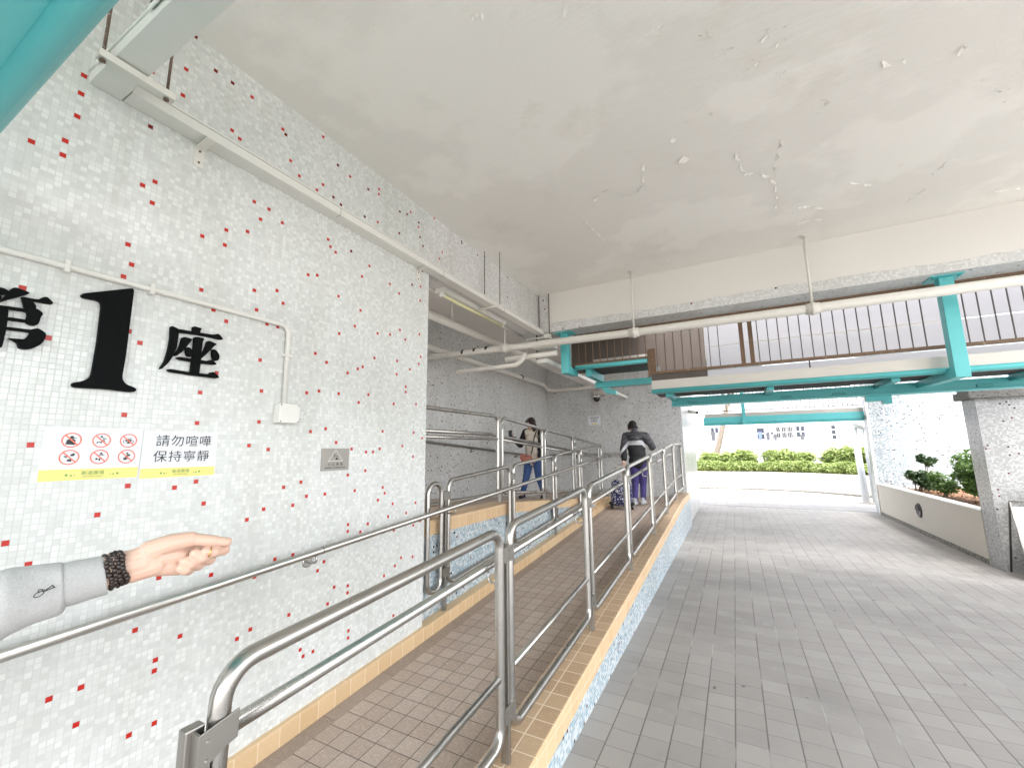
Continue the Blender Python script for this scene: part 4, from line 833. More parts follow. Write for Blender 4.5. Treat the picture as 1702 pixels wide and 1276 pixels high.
def leaves(b, c, rad_, n, size, seed, flat=0.5, dens=None, elong=1.9):
    R = random.Random(seed); c = Vector(c)
    for _ in range(n):
        while True:
            p = Vector((R.uniform(-1, 1), R.uniform(-1, 1), R.uniform(-1, 1)))
            if 0.25 < p.length < 1 + R.gauss(0, 0.06): break
        p = Vector((p.x * rad_[0], p.y * rad_[1], p.z * rad_[2])) + c
        d = Vector((R.gauss(0, 1), R.gauss(0, 1), R.gauss(0, 0.7))).normalized(); s = size * R.uniform(0.6, 1.35)
        nrm = Vector((R.gauss(0, flat), R.gauss(0, flat), 1)).normalized(); w = d.cross(nrm).normalized() * s * 0.5; L = d * s * elong * 0.5; up = nrm * s * 0.12
        i = len(b.v); b.v += [tuple(p - L), tuple(p + w + up), tuple(p + L - up * 2), tuple(p - w + up)]; b.face((i, i + 1, i + 2, i + 3))
def clumpy(b, c, rad_, n, size, seed, k=9, **kw):
    R = random.Random(seed * 13 + 1)
    for i in range(k):
        a = R.uniform(0, 6.28); e = R.uniform(-0.5, 0.9); q = R.uniform(0.25, 0.72)
        cc = (c[0] + rad_[0] * q * cos(a), c[1] + rad_[1] * q * sin(a), c[2] + rad_[2] * e * 0.75)
        f = R.uniform(0.30, 0.50); leaves(b, cc, (rad_[0] * f, rad_[1] * f, rad_[2] * f), n // k, size, seed * 31 + i, **kw)
def shrub(name, label, c, r, n, size, seed, mat, group=None, stems=5, k=10, zb=0.6):
    t = thing(name, label, 'shrub', (c[0], c[1], zb), group)
    b = MB(); clumpy(b, c, r, n, size, seed, k); b.build('foliage', mat, t)
    b = MB(); R = random.Random(seed)
    for i in range(stems): b.tube([(c[0] + R.uniform(-.04, .04), c[1] + R.uniform(-.04, .04), zb - 0.05), (c[0] + R.uniform(-.5, .5) * r[0], c[1] + R.uniform(-.5, .5) * r[1], c[2] + r[2] * R.uniform(-0.1, 0.5))], 0.012, 6, rr=[0.014, 0.006])
    b.build('stems', m_bark, t); return t
shrub('planter_shrub', 'low dark bush at the left end of the right planter soil', (3.36, 12.0, 0.84), (0.30, 0.36, 0.25), 1300, 0.042, 3, m_leaf_dark)
shrub('planter_shrub', 'thin dark plant on a long stem against the bright mosaic wall', (3.62, 12.3, 1.26), (0.20, 0.22, 0.15), 380, 0.045, 4, m_leaf_dark, stems=2, k=5, zb=0.62)
shrub('planter_shrub', 'large green bush beside the mosaic pillar in the right planter', (3.66, 10.15, 1.03), (0.40, 0.75, 0.46), 4600, 0.045, 5, m_leaf_mid, k=24)
shrub('planter_shrub', 'small sparse bush between the dark bush and the large one in the right planter', (3.50, 11.2, 0.84), (0.26, 0.35, 0.24), 900, 0.04, 6, m_leaf_mid, k=12)
b = MB(); R_ = random.Random(5)
for i in range(900):
    x, y = 3.08 + R_.random() ** 1.4 * 2.0, R_.uniform(8.4, 12.9); s = R_.uniform(0.02, 0.06); a = R_.uniform(0, 6.28); z = 0.625 + R_.uniform(0, 0.05)
    d = Vector((cos(a), sin(a), R_.uniform(-.4, .6))) * s; w = Vector((-sin(a), cos(a), R_.uniform(-.3, .3))) * s * 0.35; p = Vector((x, y, z))
    b.add([p - d, p + w, p + d, p - w], [(0, 1, 2, 3)])
o = struct(b.build('leaf_litter', m_leaf_dry), 'stuff'); o['label'] = 'dry brown leaves lying on the soil of the right planter'; o['category'] = 'leaf litter'
# sandwich board and bin at the right edge
t = thing('sandwich_board', 'white standing board with a red ring at the right edge, leaning by the pillar', 'sign board', (3.25, 7.40, 0))
F0, F1 = Vector((2.945, 7.42, 0.02)), Vector((2.965, 7.50, 0.90))
def bp(u, v, w=0.0): return Vector((2.945 + u, 7.42, 0.02)) + Vector((0.02 * v * 0 , 0.16 * v, 0.88 * v)) + Vector((0, -1, 0.18)).normalized() * w
b = MB()
b.add([bp(0.02, 0.0), bp(0.55, 0.0), bp(0.55, 0.93), bp(0.02, 0.93), bp(0.02, 0, .012), bp(0.55, 0, .012), bp(0.55, .93, .012), bp(0.02, .93, .012)], [(3, 2, 1, 0), (4, 5, 6, 7), (0, 1, 5, 4), (1, 2, 6, 5), (2, 3, 7, 6), (3, 0, 4, 7)]); b.build('board', m_white, t)
for u in (0.008, 0.562):
    b = MB(); b.tube([bp(u, -0.02, .006), bp(u, 1.0, .006)], 0.011, 8); b.build('frame_leg', m_steel_dull, t)
    b = MB(); b.tube([bp(u, 1.0, .006), (2.945 + u, 7.83, 0.015)], 0.011, 8); b.build('back_leg', m_dark, t)
b = MB(); b.tube([bp(0.008, 1.0, .006), bp(0.562, 1.0, .006)], 0.011, 8); b.build('top_bar', m_steel_dull, t)
def on_board(me, u, v, w):
    ax = Vector((1, 0, 0)); ay = Vector((0, 0.16, 0.88)).normalized(); az = ax.cross(ay); o_ = bp(u, v, w)
    me.transform(Matrix(((ax.x, ay.x, az.x, o_.x), (ax.y, ay.y, az.y, o_.y), (ax.z, ay.z, az.z, o_.z), (0, 0, 0, 1)))); return me
put_mesh('red_ring', on_board(curve_mesh('t', [disc2(0, 0, 0.15, 36), disc2(0, 0, 0.115, 36)], depth=0.001), 0.25, 0.28, 0.0132), m_orange, t)
for v, n in ((0.75, 7), (0.66, 7)):
    b = MB()
    for i in range(n):
        u = 0.075 + i * 0.062
        for dv in (0.0, 0.022, 0.044): me = on_board(curve_mesh('t', [bar2((-0.018, 0), (0.018, 0), 0.006)], depth=0.001), u, v + dv, 0.0132); b.add([q.co[:] for q in me.vertices], [tuple(f.vertices) for f in me.polygons]); bpy.data.meshes.remove(me)
    b.build('text_row', m_print, t)
t = thing('litter_bin', 'rounded beige bin half hidden behind the white standing board', 'litter bin', (3.52, 7.66, 0))
b = MB(); b.lathe((3.40, 7.62, 0), [(0.15, 0), (0.165, 0.03), (0.17, 0.85)], 28); b.build('body', m_cream, t)
b = MB(); b.lathe((3.40, 7.62, 0.852), [(0.178, 0), (0.178, 0.06), (0.165, 0.13), (0.12, 0.19), (0.05, 0.215), (0.01, 0.22)], 28); b.build('domed_lid', m_cream, t)
b = MB(); b.box((3.33, 7.445, 0.90), (3.47, 7.47, 0.97)); b.build('slot', m_rubber, t)

# ------------------------------------------------------------------ far end: planter, hedges, lamp, tree, building
BP = [(-5.0, 17.9), (-1.32, 18.3), (0.64, 18.5), (2.22, 18.05), (3.48, 17.05), (6.5, 14.2)]
t = thing('planter', 'curved cream planter wall across the far end of the passage', 'planter', (1, 18, 0))
def strip(b, off0, off1, z0, z1):
    P0 = []; P1 = []
    for i, p in enumerate(BP):
        a = Vector(BP[max(i - 1, 0)]); c = Vector(BP[min(i + 1, len(BP) - 1)]); d = (c - a).normalized(); n = Vector((-d.y, d.x))
        P0.append(Vector(p) + n * off0); P1.append(Vector(p) + n * off1)
    for i in range(len(BP) - 1):
        q = [(P0[i], z0), (P0[i + 1], z0), (P1[i + 1], z0), (P1[i], z0), (P0[i], z1), (P0[i + 1], z1), (P1[i + 1], z1), (P1[i], z1)]
        b.add([(p.x, p.y, z) for p, z in q], [(0, 3, 2, 1), (4, 5, 6, 7), (0, 1, 5, 4), (2, 3, 7, 6)])
b = MB(); strip(b, 0.0, 0.16, 0.0, 0.665); b.build('front_wall', m_cream, t)
b = MB(); strip(b, -0.006, -0.001, 0.0, 0.06); b.build('base_strip', m_stone, t)
b = MB(); strip(b, 0.161, 4.0, 0.0, 0.60); b.build('soil', m_soil, t)
b = MB(); b.box((2.02, 18.06, 0.47), (2.36, 18.085, 0.60)); b.build('vent_grille', m_galv, t)
def along(s):
    L = [math.hypot(b_[0] - a_[0], b_[1] - a_[1]) for a_, b_ in zip(BP, BP[1:])]
    for (a_, b_), l in zip(zip(BP, BP[1:]), L):
        if s <= l:
            d = Vector((b_[0] - a_[0], b_[1] - a_[1])).normalized(); return Vector(a_) + d * s, Vector((-d.y, d.x))
        s -= l
    return Vector(BP[-1]), Vector((0, 1))
proto = {}
def hedge_copy(kind, mk, loc, rz, sc, label):
    if kind not in proto:
        proto[kind] = mk(); r = proto[kind]
    else:
        src = proto[kind]; r = src.copy(); C.objects.link(r)
        for ch in src.children: c2 = ch.copy(); C.objects.link(c2); c2.parent = r
    r.location = loc; r.rotation_euler = (0, 0, rz); r.scale = (sc[0], sc[1], sc[2]); r['label'] = label
    return r
def mk_low():
    t = thing('low_hedge_bush', '', 'bush', (0, 0, 0), 'clipped yellow-green bushes along the far planter')
    b = MB(); clumpy(b, (0, 0, 0.22), (0.46, 0.32, 0.28), 2600, 0.042, 11, 16); leaves(b, (0, 0, 0.20), (0.50, 0.34, 0.27), 1600, 0.042, 12); b.build('foliage', m_leaf_light, t)
    b = MB()
    for i in range(5): b.tube([(-0.1 + 0.05 * i, 0.02 * (i - 2), -0.05), (-0.3 + 0.15 * i, 0.05 * (i - 2), 0.3)], 0.01, 5)
    b.build('stems', m_bark, t); return t
def mk_tall():
    t = thing('tall_hedge_bush', '', 'bush', (0, 0, 0), 'taller loose bushes behind the clipped row')
    b = MB(); clumpy(b, (0, 0, 0.62), (0.56, 0.42, 0.46), 2200, 0.06, 21, 22); leaves(b, (0, 0, 0.55), (0.62, 0.5, 0.52), 1100, 0.055, 23); b.build('foliage', m_leaf_light, t)
    b = MB()
    for i in range(6): b.tube([(-0.1 + 0.04 * i, 0.02 * (i - 3), -0.05), (-0.4 + 0.15 * i, 0.06 * (i - 3), 0.8)], 0.012, 5)
    b.build('stems', m_bark, t); return t
low_lab = 'low clipped yellow-green bush in the front row of the far planter'
tall_lab = 'taller loose green bush in the back row of the far planter'
s = 2.6; k = 0
while s < 11.2:
    p, n = along(s); q = p + n * 0.55; hedge_copy('low', mk_low, (q.x, q.y, 0.60), RNG.uniform(-.3, .3) + (pi if k % 2 else 0), (1.0, 1, RNG.uniform(0.8, 1.05)), low_lab); s += 0.56; k += 1
s = 4.2; k = 0
while s < 11.6:
    p, n = along(s); q = p + n * 1.35; hedge_copy('tall', mk_tall, (q.x, q.y, 0.56), RNG.uniform(0, 6.28), (RNG.uniform(.9, 1.15), 1, RNG.uniform(0.80, 1.0)), tall_lab); s += 0.66; k += 1
m_paleblue = paint('pale_painted_post', (0.70, 0.72, 0.74), 0.4, 0.03, 4)
t = thing('lamp_post', 'white lamp post with a tilted oval lamp head beside the bright mosaic wall', 'lamp post', (3.2, 15.3, 0))
b = MB(); b.cyl((3.15, 15.32, 0.03), (3.10, 15.32, 2.12), 0.085, 20, 0.075); b.build('pole', m_paleblue, t)
b = MB(); b.cyl((3.34, 15.32, 0.03), (3.30, 15.32, 2.8), 0.045, 16); b.build('pole', m_paleblue, t)
b = MB(); b.box((2.97, 15.15, 0), (3.46, 15.5, 0.03)); b.build('base_plate', m_galv, t)
b = MB(); b.ell((3.19, 15.25, 2.20), (0.22, 0.13, 0.10), 18, 10, Matrix.Rotation(rad(38), 3, 'Y')); b.build('lamp_head', m_white, t)
b = MB(); b.ell((3.17, 15.235, 2.165), (0.185, 0.10, 0.075), 18, 10, Matrix.Rotation(rad(38), 3, 'Y')); b.build('lens', paint('lamp_glass', (0.62, 0.66, 0.62), 0.1, 0.02, 4), t)
t = thing('tree', 'slender leaning tree trunk behind the far hedge', 'tree', (-0.9, 21, 0))
tp = [(-0.92, 21.0, 0.5), (-0.80, 21.0, 1.1), (-0.58, 21.0, 1.8), (-0.36, 21.0, 2.6), (-0.1, 21.1, 3.6), (0.1, 21.3, 4.6)]
b = MB(); b.tube(tp, 0.13, 12, rr=[0.15, 0.125, 0.115, 0.105, 0.09, 0.05])
for (x, y, z) in ((1.2, 21.6, 5.4), (-1.1, 21.2, 5.2), (0.3, 20.4, 5.6)): b.tube([(-0.1, 21.1, 3.6), ((x - .1) / 2, (y + 21.1) / 2, 4.7), (x, y, z)], 0.05, 8, rr=[0.06, 0.04, 0.02])
b.build('trunk', m_bark, t)
b = MB(); clumpy(b, (0.1, 21.2, 5.4), (1.9, 1.7, 1.2), 5200, 0.11, 41, 22); b.build('crown', m_leaf_mid, t)
m_bld = paint('white_building_paint', (0.54, 0.54, 0.57), 0.8, 0.03, 0.6)
m_glass = paint('dark_window_glass', (0.05, 0.055, 0.07), 0.12, 0.2, 2, bumps=0)
t = thing('apartment_building', 'very pale apartment building with barred windows beyond the far hedges', 'building', (2, 27.2, 0))
b = MB(); b.box((-9, 27, -0.3), (16, 33, 14)); b.build('wall', m_bld, t)
def window(x0, x1, z0, z1, nc, nr, bars=False):
    b = MB(); b.box((x0, 26.955, z0), (x1, 26.9995, z1)); w = b.build('window', m_bld, t)
    for i in range(nc):
        for j in range(nr):
            dx, dz = (x1 - x0) / nc, (z1 - z0) / nr; b = MB(); b.box((x0 + i * dx + 0.03, 26.945, z0 + j * dz + 0.03), (x0 + (i + 1) * dx - 0.03, 26.9548, z0 + (j + 1) * dz - 0.03)); b.build('pane', m_glass, w)
    if bars:
        b = MB()
        for k in range(12): xx = x0 - 0.05 + (x1 - x0 + 0.1) * k / 11; b.box((xx - .008, 26.75, z0 - 0.18), (xx + .008, 26.765, z1 + 0.05))
        for z in (z0 - 0.18, (z0 + z1) / 2, z1 + 0.04): b.box((x0 - 0.06, 26.766, z), (x1 + 0.06, 26.78, z + 0.016))
        b.build('window_bars', m_galv, w)
window(2.05, 2.85, 2.05, 2.68, 3, 2, True); window(2.98, 3.40, 2.08, 2.68, 2, 2); window(1.15, 1.55, 2.0, 2.64, 1, 2); window(-1.15, -0.72, 2.05, 2.75, 2, 2); window(4.50, 4.72, 1.92, 2.68, 1, 3); window(1.60, 1.98, 2.02, 2.40, 2, 1)
m_cl = [paint('laundry_blue', (0.12, 0.16, 0.30), 0.8), paint('laundry_dark', (0.08, 0.08, 0.09), 0.8), paint('laundry_grey', (0.35, 0.33, 0.36), 0.8)]
for i, (x, z, w, h, m) in enumerate(((1.30, 1.98, 0.16, 0.42, 0), (1.66, 1.95, 0.14, 0.36, 1), (1.84, 1.96, 0.12, 0.3, 2), (2.0, 1.93, 0.12, 0.32, 1), (-1.02, 1.98, 0.2, 0.5, 1), (-0.84, 2.0, 0.14, 0.4, 2), (3.2, 1.93, 0.16, 0.28, 1))):
    b = MB(); b.prism([(x - w / 2, z + h), (x - w / 2 - .03, z + h * .7), (x - w / 2, z + h * .65), (x - w * .4, z), (x + w * .4, z), (x + w / 2, z + h * .65), (x + w / 2 + .03, z + h * .7), (x + w / 2, z + h)], lambda p, d: (p[0], d, p[1]), 26.64, 26.66)
    lab = ['blue shirt hung below the far windows', 'dark shirt hung left of the barred window', 'grey cloth hung left of the barred window', 'small dark cloth hung at the corner of the barred window', 'dark garment hung under the far left window behind the tree trunk', 'grey garment hung beside the dark one near the tree trunk', 'dark cloth hung under the window right of the barred one'][i]
    tag(b.build('laundry', m_cl[m]), lab, 'laundry')
# things on the end wall
t = thing('notice_sign', 'small white notice on the shaded end wall between the two people', 'sign', (-2.93, 9.79, 2.28))
b = MB(); b.box((-3.075, 9.792, 2.165), (-2.775, 9.7995, 2.385)); b.build('sheet', m_paper, t)
for i, (z, w) in enumerate(((2.345, 0.23), (2.30, 0.15), (2.255, 0.15))):
    b = MB(); n = int(w / 0.032)
    for k in range(n): xx = -2.925 - w / 2 + (k + 0.5) * w / n; b.box((xx - 0.011, 9.7905, z - 0.011), (xx + 0.011, 9.7918, z + 0.011))
    b.build('text_row', m_print, t)
b = MB(); b.box((-2.99, 9.7905, 2.18), (-2.86, 9.7918, 2.205)); b.build('footer_band', m_yellow, t)
t = thing('security_camera', 'black dome camera under a small box high on the end wall', 'security camera', (-2.84, 9.72, 2.76))
b = MB(); b.box((-2.90, 9.70, 2.86), (-2.62, 9.7995, 2.98)); b.build('mount_box', m_galv, t, 0.004)
b = MB(); b.lathe((-2.82, 9.72, 2.80), [(0.085, 0.059), (0.085, 0.02)], 20); b.build('collar', m_white, t)
b = MB(); b.ell((-2.82, 9.72, 2.80), (0.075, 0.075, 0.09), 18, 10); b.build('dome', paint('black_dome', (0.01, 0.01, 0.01), 0.08), t)
t = thing('security_camera', 'white bullet camera on the bright corner of the end wall', 'security camera', (-0.85, 11.6, 2.5))
b = MB(); b.tube([(-0.969, 11.7, 2.56), (-0.86, 11.62, 2.52)], 0.018, 8); b.build('arm', m_white, t)
b = MB(); b.cyl((-0.94, 11.75, 2.53), (-0.76, 11.45, 2.47), 0.045, 14); b.build('housing', m_white, t)
b = MB(); b.cyl((-0.7605, 11.4505, 2.4701), (-0.755, 11.442, 2.468), 0.034, 14); b.build('lens', m_dark, t)
# ------------------------------------------------------------------ people
m_skin = None
def skin_mat(name='skin', c=(0.58, 0.385, 0.30)):
    t = NT(name); n = t.noise(28, 4); n2 = t.noise(260, 3); big = t.noise(14, 2)
    col = t.mix(n, tuple(x * 0.93 for x in c), tuple(min(1, x * 1.06) for x in c)); col = t.mix(t.math('MULTIPLY', t.math('SUBTRACT', big, 0.5), 2.2, clamp=True), col, (c[0] * 1.0, c[1] * 0.80, c[2] * 0.76))
    t.set(col, 0.46); t.b.inputs['Subsurface Weight'].default_value = 0.25; t.b.inputs['Subsurface Radius'].default_value = (0.012, 0.005, 0.003); t.b.inputs['Subsurface Scale'].default_value = 1.0
    t.bump(n2, 0.12, 0.0008); return t.m
m_skin = skin_mat()
def cloth(name, c, var=0.12, sc=20, weave=500, bump=0.25, rough=0.85):
    t = NT(name); n = t.noise(sc, 4); w = t.noise(weave, 2); fold = t.noise(22, 3)
    t.set(t.mix(n, tuple(x * (1 - var) for x in c), tuple(min(1, x * (1 + var)) for x in c)), rough, 0, 0.2)
    t.b.inputs['Sheen Weight'].default_value = 0.15
    m2 = t.noise(170, 4, rough=0.75)
    t.bump(t.math('ADD', t.math('MULTIPLY', t.math('ADD', w, m2), 0.2), fold), bump, 0.006); return t.m
m_jeans = cloth('blue_denim', (0.045, 0.085, 0.21), 0.3, 14); m_cream_top = cloth('cream_knit', (0.62, 0.56, 0.48)); m_blackcl = cloth('black_cloth', (0.016, 0.016, 0.018), 0.3)
m_hair = cloth('dark_brown_hair', (0.022, 0.013, 0.010), 0.4, 60, 300, 0.5, 0.5); m_hair2 = cloth('black_hair', (0.012, 0.010, 0.010), 0.4, 60, 300, 0.5, 0.5)
m_shoe_dark = cloth('dark_shoe', (0.02, 0.02, 0.025)); m_shoe_grey = cloth('grey_shoe', (0.42, 0.43, 0.44)); m_purple = cloth('purple_cloth', (0.065, 0.052, 0.18), 0.25)
m_pink = cloth('dusty_pink_leather', (0.42, 0.16, 0.12), 0.1, 20, 300, 0.1, 0.45); m_eye = paint('eye', (0.015, 0.012, 0.01), 0.2); m_lip = paint('lip', (0.36, 0.13, 0.11), 0.5)
m_greycl = cloth('light_grey_sweatshirt', (0.36, 0.36, 0.355), 0.17, 420, 420, 0.55); m_khaki = cloth('khaki_trousers', (0.30, 0.25, 0.18))
V = Vector
def small_hand(b, wrist, d, palm, side, s=1.0, curl=0.5):
    """five fingers on a palm; d = pointing direction, palm = palm normal, side = thumb side"""
    d = V(d).normalized(); palm = V(palm).normalized(); side = V(side).normalized(); w = V(wrist)
    k = w + d * 0.085 * s
    for i, (o_, L) in enumerate(((0.030, 0.070), (0.010, 0.078), (-0.010, 0.072), (-0.029, 0.058))):
        a = k + side * o_ * s; b.cap(w + side * o_ * 0.55 * s + d * 0.015 * s, a, 0.013 * s, 0.0115 * s, 10)
        m1 = a + (d * (1 - curl * 0.5) + palm * curl).normalized() * L * 0.5 * s; e = m1 + (d * (1 - curl) + palm * curl * 1.1).normalized() * L * 0.5 * s
        b.cap(a, m1, 0.0092 * s, 0.0085 * s, 8); b.cap(m1, e, 0.0085 * s, 0.0068 * s, 8)
    a = w + side * 0.026 * s + d * 0.03 * s; m1 = a + (side * 0.8 + d * 0.6 + palm * 0.3).normalized() * 0.04 * s; e = m1 + (d + palm * 0.5 + side * 0.15).normalized() * 0.033 * s
    b.cap(a - side * 0.01 * s, m1, 0.0125 * s, 0.0095 * s, 8); b.cap(m1, e, 0.0095 * s, 0.0075 * s, 8)
def person(label, J, look, mats, hand_l, hand_r, s=1.0, hairlen=0.0, loc=None, extra_cut=None, arm_l_bare=False):
    """J: joints; sides are the person's own. Body in one skin mesh, clothes and hair as children."""
    fw = V(J['fwd']).normalized(); up = V((0, 0, 1)); lf = up.cross(fw).normalized()          # lf = the person's left
    t = thing('person', label, 'person', loc)
    hc = V(J['head']); lk = V(look).normalized(); ls = V((0, 0, 1)).cross(lk).normalized(); lu = lk.cross(ls)
    Q = Matrix((ls, lk, lu)).transposed()   # columns: side, look, up
    def body(infl, parts):
        b = MB()
        nk, sl, sr, pl = V(J['neck']), V(J['shl']), V(J['shr']), V(J['pelvis']); ch = nk * 0.62 + pl * 0.38; wa = nk * 0.30 + pl * 0.70
        if 'torso' in parts:
            W = (sl - sr).length / 2
            b.cap(sl * .8 + nk * .2 - up * .02, sr * .8 + nk * .2 - up * .02, 0.062 * s + infl, 0.062 * s + infl, 14)
            for c0, rx, ry in ((ch, W * 0.86, 0.105 * s), (ch * .5 + wa * .5, W * 0.80, 0.100 * s), (wa, W * 0.76, 0.098 * s), (pl + up * 0.02, W * 0.84, 0.112 * s)):
                R = Matrix((lf, fw, up)).transposed(); b.ell(c0, (rx + infl, ry + infl, 0.15 * s), 18, 10, R)
            b.cap(nk - up * .05 - fw * .01, nk + up * 0.035, 0.06 * s + infl * .6, 0.05 * s + infl * .3, 12)
        if 'arms' in parts:
            for S_, E_, W_ in (('shl', 'ell', 'wrl'), ('shr', 'elr', 'wrr')):
                b.cap(J[S_], J[E_], 0.052 * s + infl, 0.040 * s + infl, 12); b.cap(J[E_], V(J[E_]) * (1 - parts.get('cut', 1.0)) + V(J[W_]) * parts.get('cut', 1.0), 0.040 * s + infl, (0.027 if 'cut' not in parts else 0.030) * s + infl, 12)
        if 'legs' in parts:
            for h, k, a in (('hl', 'kl', 'al'), ('hr', 'kr', 'ar')):
                b.cap(J[h], J[k], 0.083 * s + infl, 0.056 * s + infl, 14); b.cap(J[k], V(J[a]), 0.054 * s + infl, 0.036 * s + infl * 1.2, 12)
            R = Matrix((lf, fw, up)).transposed(); b.ell(pl, ((V(J['hl']) - V(J['hr'])).length / 2 + 0.075 * s + infl, 0.11 * s + infl, 0.12 * s), 18, 10, R)
        return b
    b = body(0.0, {'torso': 1, 'arms': 1, 'legs': 1})
    b.cap(V(J['neck']) - up * 0.03, hc - lu * 0.03, 0.052 * s, 0.046 * s, 12)
    b.ell(hc + lu * 0.018 * s - lk * 0.012 * s, (0.073 * s, 0.092 * s, 0.098 * s), 20, 14, Q); b.ell(hc - lu * 0.055 * s + lk * 0.022 * s, (0.052 * s, 0.062 * s, 0.062 * s), 16, 10, Q)
    b.cap(hc + lk * 0.082 * s + lu * 0.012 * s, hc + lk * 0.103 * s - lu * 0.028 * s, 0.009 * s, 0.0135 * s, 8)
    for sg in (-1, 1): b.ell(hc + ls * sg * 0.077 * s - lk * 0.004 * s - lu * 0.012 * s, (0.010 * s, 0.020 * s, 0.030 * s), 10, 8, Q)
    for a, kn in (('al', 'kl'), ('ar', 'kr')): b.cap(V(J[a]), V(J[a]) + fw * 0.10 * s - up * 0.045 * s, 0.034 * s, 0.026 * s, 10)
    if hand_l: small_hand(b, J['wrl'], *hand_l, s=s * 1.02)
    if hand_r: small_hand(b, J['wrr'], *hand_r, s=s * 1.02)
    bo = put_mesh('body', remesh(b, 0.0075, 5), m_skin, t)
    for sg in (-1, 1):
        b = MB(); b.ell(hc + ls * sg * 0.030 * s + lk * 0.083 * s + lu * 0.010 * s, (0.011 * s, 0.006 * s, 0.0055 * s), 10, 6, Q); b.build('eye', m_eye, t)
        b = MB(); b.cap(hc + ls * sg * 0.016 * s + lk * 0.087 * s + lu * 0.028 * s, hc + ls * sg * 0.044 * s + lk * 0.076 * s + lu * 0.028 * s, 0.004 * s, 0.003 * s, 6); b.build('eyebrow', mats['hair'], t)
    b = MB(); b.ell(hc + lk * 0.084 * s - lu * 0.052 * s, (0.021 * s, 0.008 * s, 0.0065 * s), 10, 6, Q); b.build('mouth', m_lip, t)
    # hair
    b = MB(); b.ell(hc + lu * 0.028 * s - lk * 0.022 * s, (0.083 * s, 0.094 * s, 0.098 * s), 20, 14, Q)
    for k in range(11):
        a = pi * (k / 10 - 0.5) * 1.25; dirv = (-lk * cos(a) + ls * sin(a)); r_ = hc + dirv * 0.070 * s + lu * 0.02 * s
        b.cap(r_, hc + dirv * (0.082 * s + 0.01 * hairlen) - lu * (0.035 * s + hairlen), 0.028 * s, 0.020 * s, 8)
    for k in range(5): u = (k - 2) / 2; b.cap(hc + lu * 0.10 * s + ls * u * 0.03 * s, hc + lk * 0.072 * s + lu * (0.062 + 0.01 * abs(u)) * s + ls * u * 0.055 * s, 0.022 * s, 0.012 * s, 8)
    me = remesh(b, 0.008, 2); put_mesh('hair', me, mats['hair'], t)
    put_mesh('trousers', remesh(body(0.014, {'legs': 1}), 0.009, 5), mats['trousers'], t)
    for a in ('al', 'ar'):
        b = MB(); A = V(J[a]); b.cap(A - up * 0.052 * s - fw * 0.045 * s, A + fw * 0.135 * s - up * 0.058 * s, 0.040 * s, 0.034 * s, 12, ((0, 0, 1), 0.9)); b.cap(A - fw * 0.012 * s + up * 0.01, A - up * 0.04 * s, 0.046 * s, 0.046 * s, 12)
        b.cap(A - up * 0.080 * s - fw * 0.05 * s, A + fw * 0.14 * s - up * 0.080 * s, 0.042 * s, 0.037 * s, 12, ((0, 0, 1), 0.35))
        put_mesh('shoe', remesh(b, 0.008, 3), mats['shoe'], t)
    return t, body
# woman with the phone
wf = V((0.10, -1.0, 0)); JW = dict(fwd=wf, head=(-3.285, 6.98, 2.078), neck=(-3.275, 7.03, 1.955), shl=(-3.115, 7.02, 1.915), shr=(-3.405, 7.02, 1.925), pelvis=(-3.285, 7.04, 1.42), ell=(-3.065, 7.08, 1.66), wrl=(-3.13, 6.95, 1.47), elr=(-3.505, 6.98, 1.70), wrr=(-3.545, 6.80, 1.80),
    hl=(-3.20, 7.04, 1.40), hr=(-3.365, 7.04, 1.40), kl=(-3.195, 7.10, 1.09), kr=(-3.395, 6.98, 1.10), al=(-3.165, 7.24, 0.815), ar=(-3.445, 6.92, 0.835))
tw, bodyw = person('woman in a black jacket, cream top and blue jeans looking at a phone', JW, (-0.55, -0.75, -0.35), dict(hair=m_hair, trousers=m_jeans, shoe=m_shoe_dark), ((-0.3, -0.6, -0.5), (-1, 0, 0), (0, 0, 1)), ((-0.25, -0.35, 0.75), (0.9, -0.2, 0.2), (0.3, -0.8, 0.4)), 0.93, 0.105, (-3.28, 7.04, 0.72))
put_mesh('top', remesh(bodyw(0.016, {'torso': 1}), 0.009, 4), m_cream_top, tw)
b = bodyw(0.026, {'torso': 1, 'arms': 1, 'cut': 0.92}); me = remesh(b, 0.009, 4)
bm = bmesh.new(); bm.from_mesh(me); dele = []
for f in bm.faces:
    c = f.calc_center_median(); dx = c.x + 3.275
    if c.y < 6.985 and -0.118 < dx < 0.140 and c.z < 2.0 and c.z > 1.2: dele.append(f)
bmesh.ops.delete(bm, geom=dele, context='FACES'); bm.to_mesh(me); bm.free()
put_mesh('jacket', me, m_blackcl, tw)
b = MB(); b.tube([(-3.16, 6.955, 1.95), (-3.19, 6.90, 1.80), (-3.22, 6.885, 1.60), (-3.25, 6.88, 1.52)], 0.011, 8); put = b.build('bag_strap', m_blackcl, tw)
t = thing('waist_bag', 'small dusty pink bag worn at the front by the woman with the phone', 'bag', (-3.33, 6.87, 1.45))
b = MB(); b.cap((-3.41, 6.875, 1.475), (-3.27, 6.870, 1.455), 0.062, 0.055, 14, ((0, 1, 0), 0.55)); b.cap((-3.40, 6.87, 1.43), (-3.28, 6.865, 1.415), 0.05, 0.05, 14, ((0, 1, 0), 0.55)); put_mesh('pouch', remesh(b, 0.006, 4), m_pink, t)
b = MB(); b.tube([(-3.44, 6.872, 1.49), (-3.34, 6.838, 1.497), (-3.24, 6.866, 1.475)], 0.005, 6); b.build('zip', m_dark, t)
t = thing('phone', 'dark phone held up in the hand of the woman on the upper ramp', 'phone', (-3.58, 6.72, 1.89))
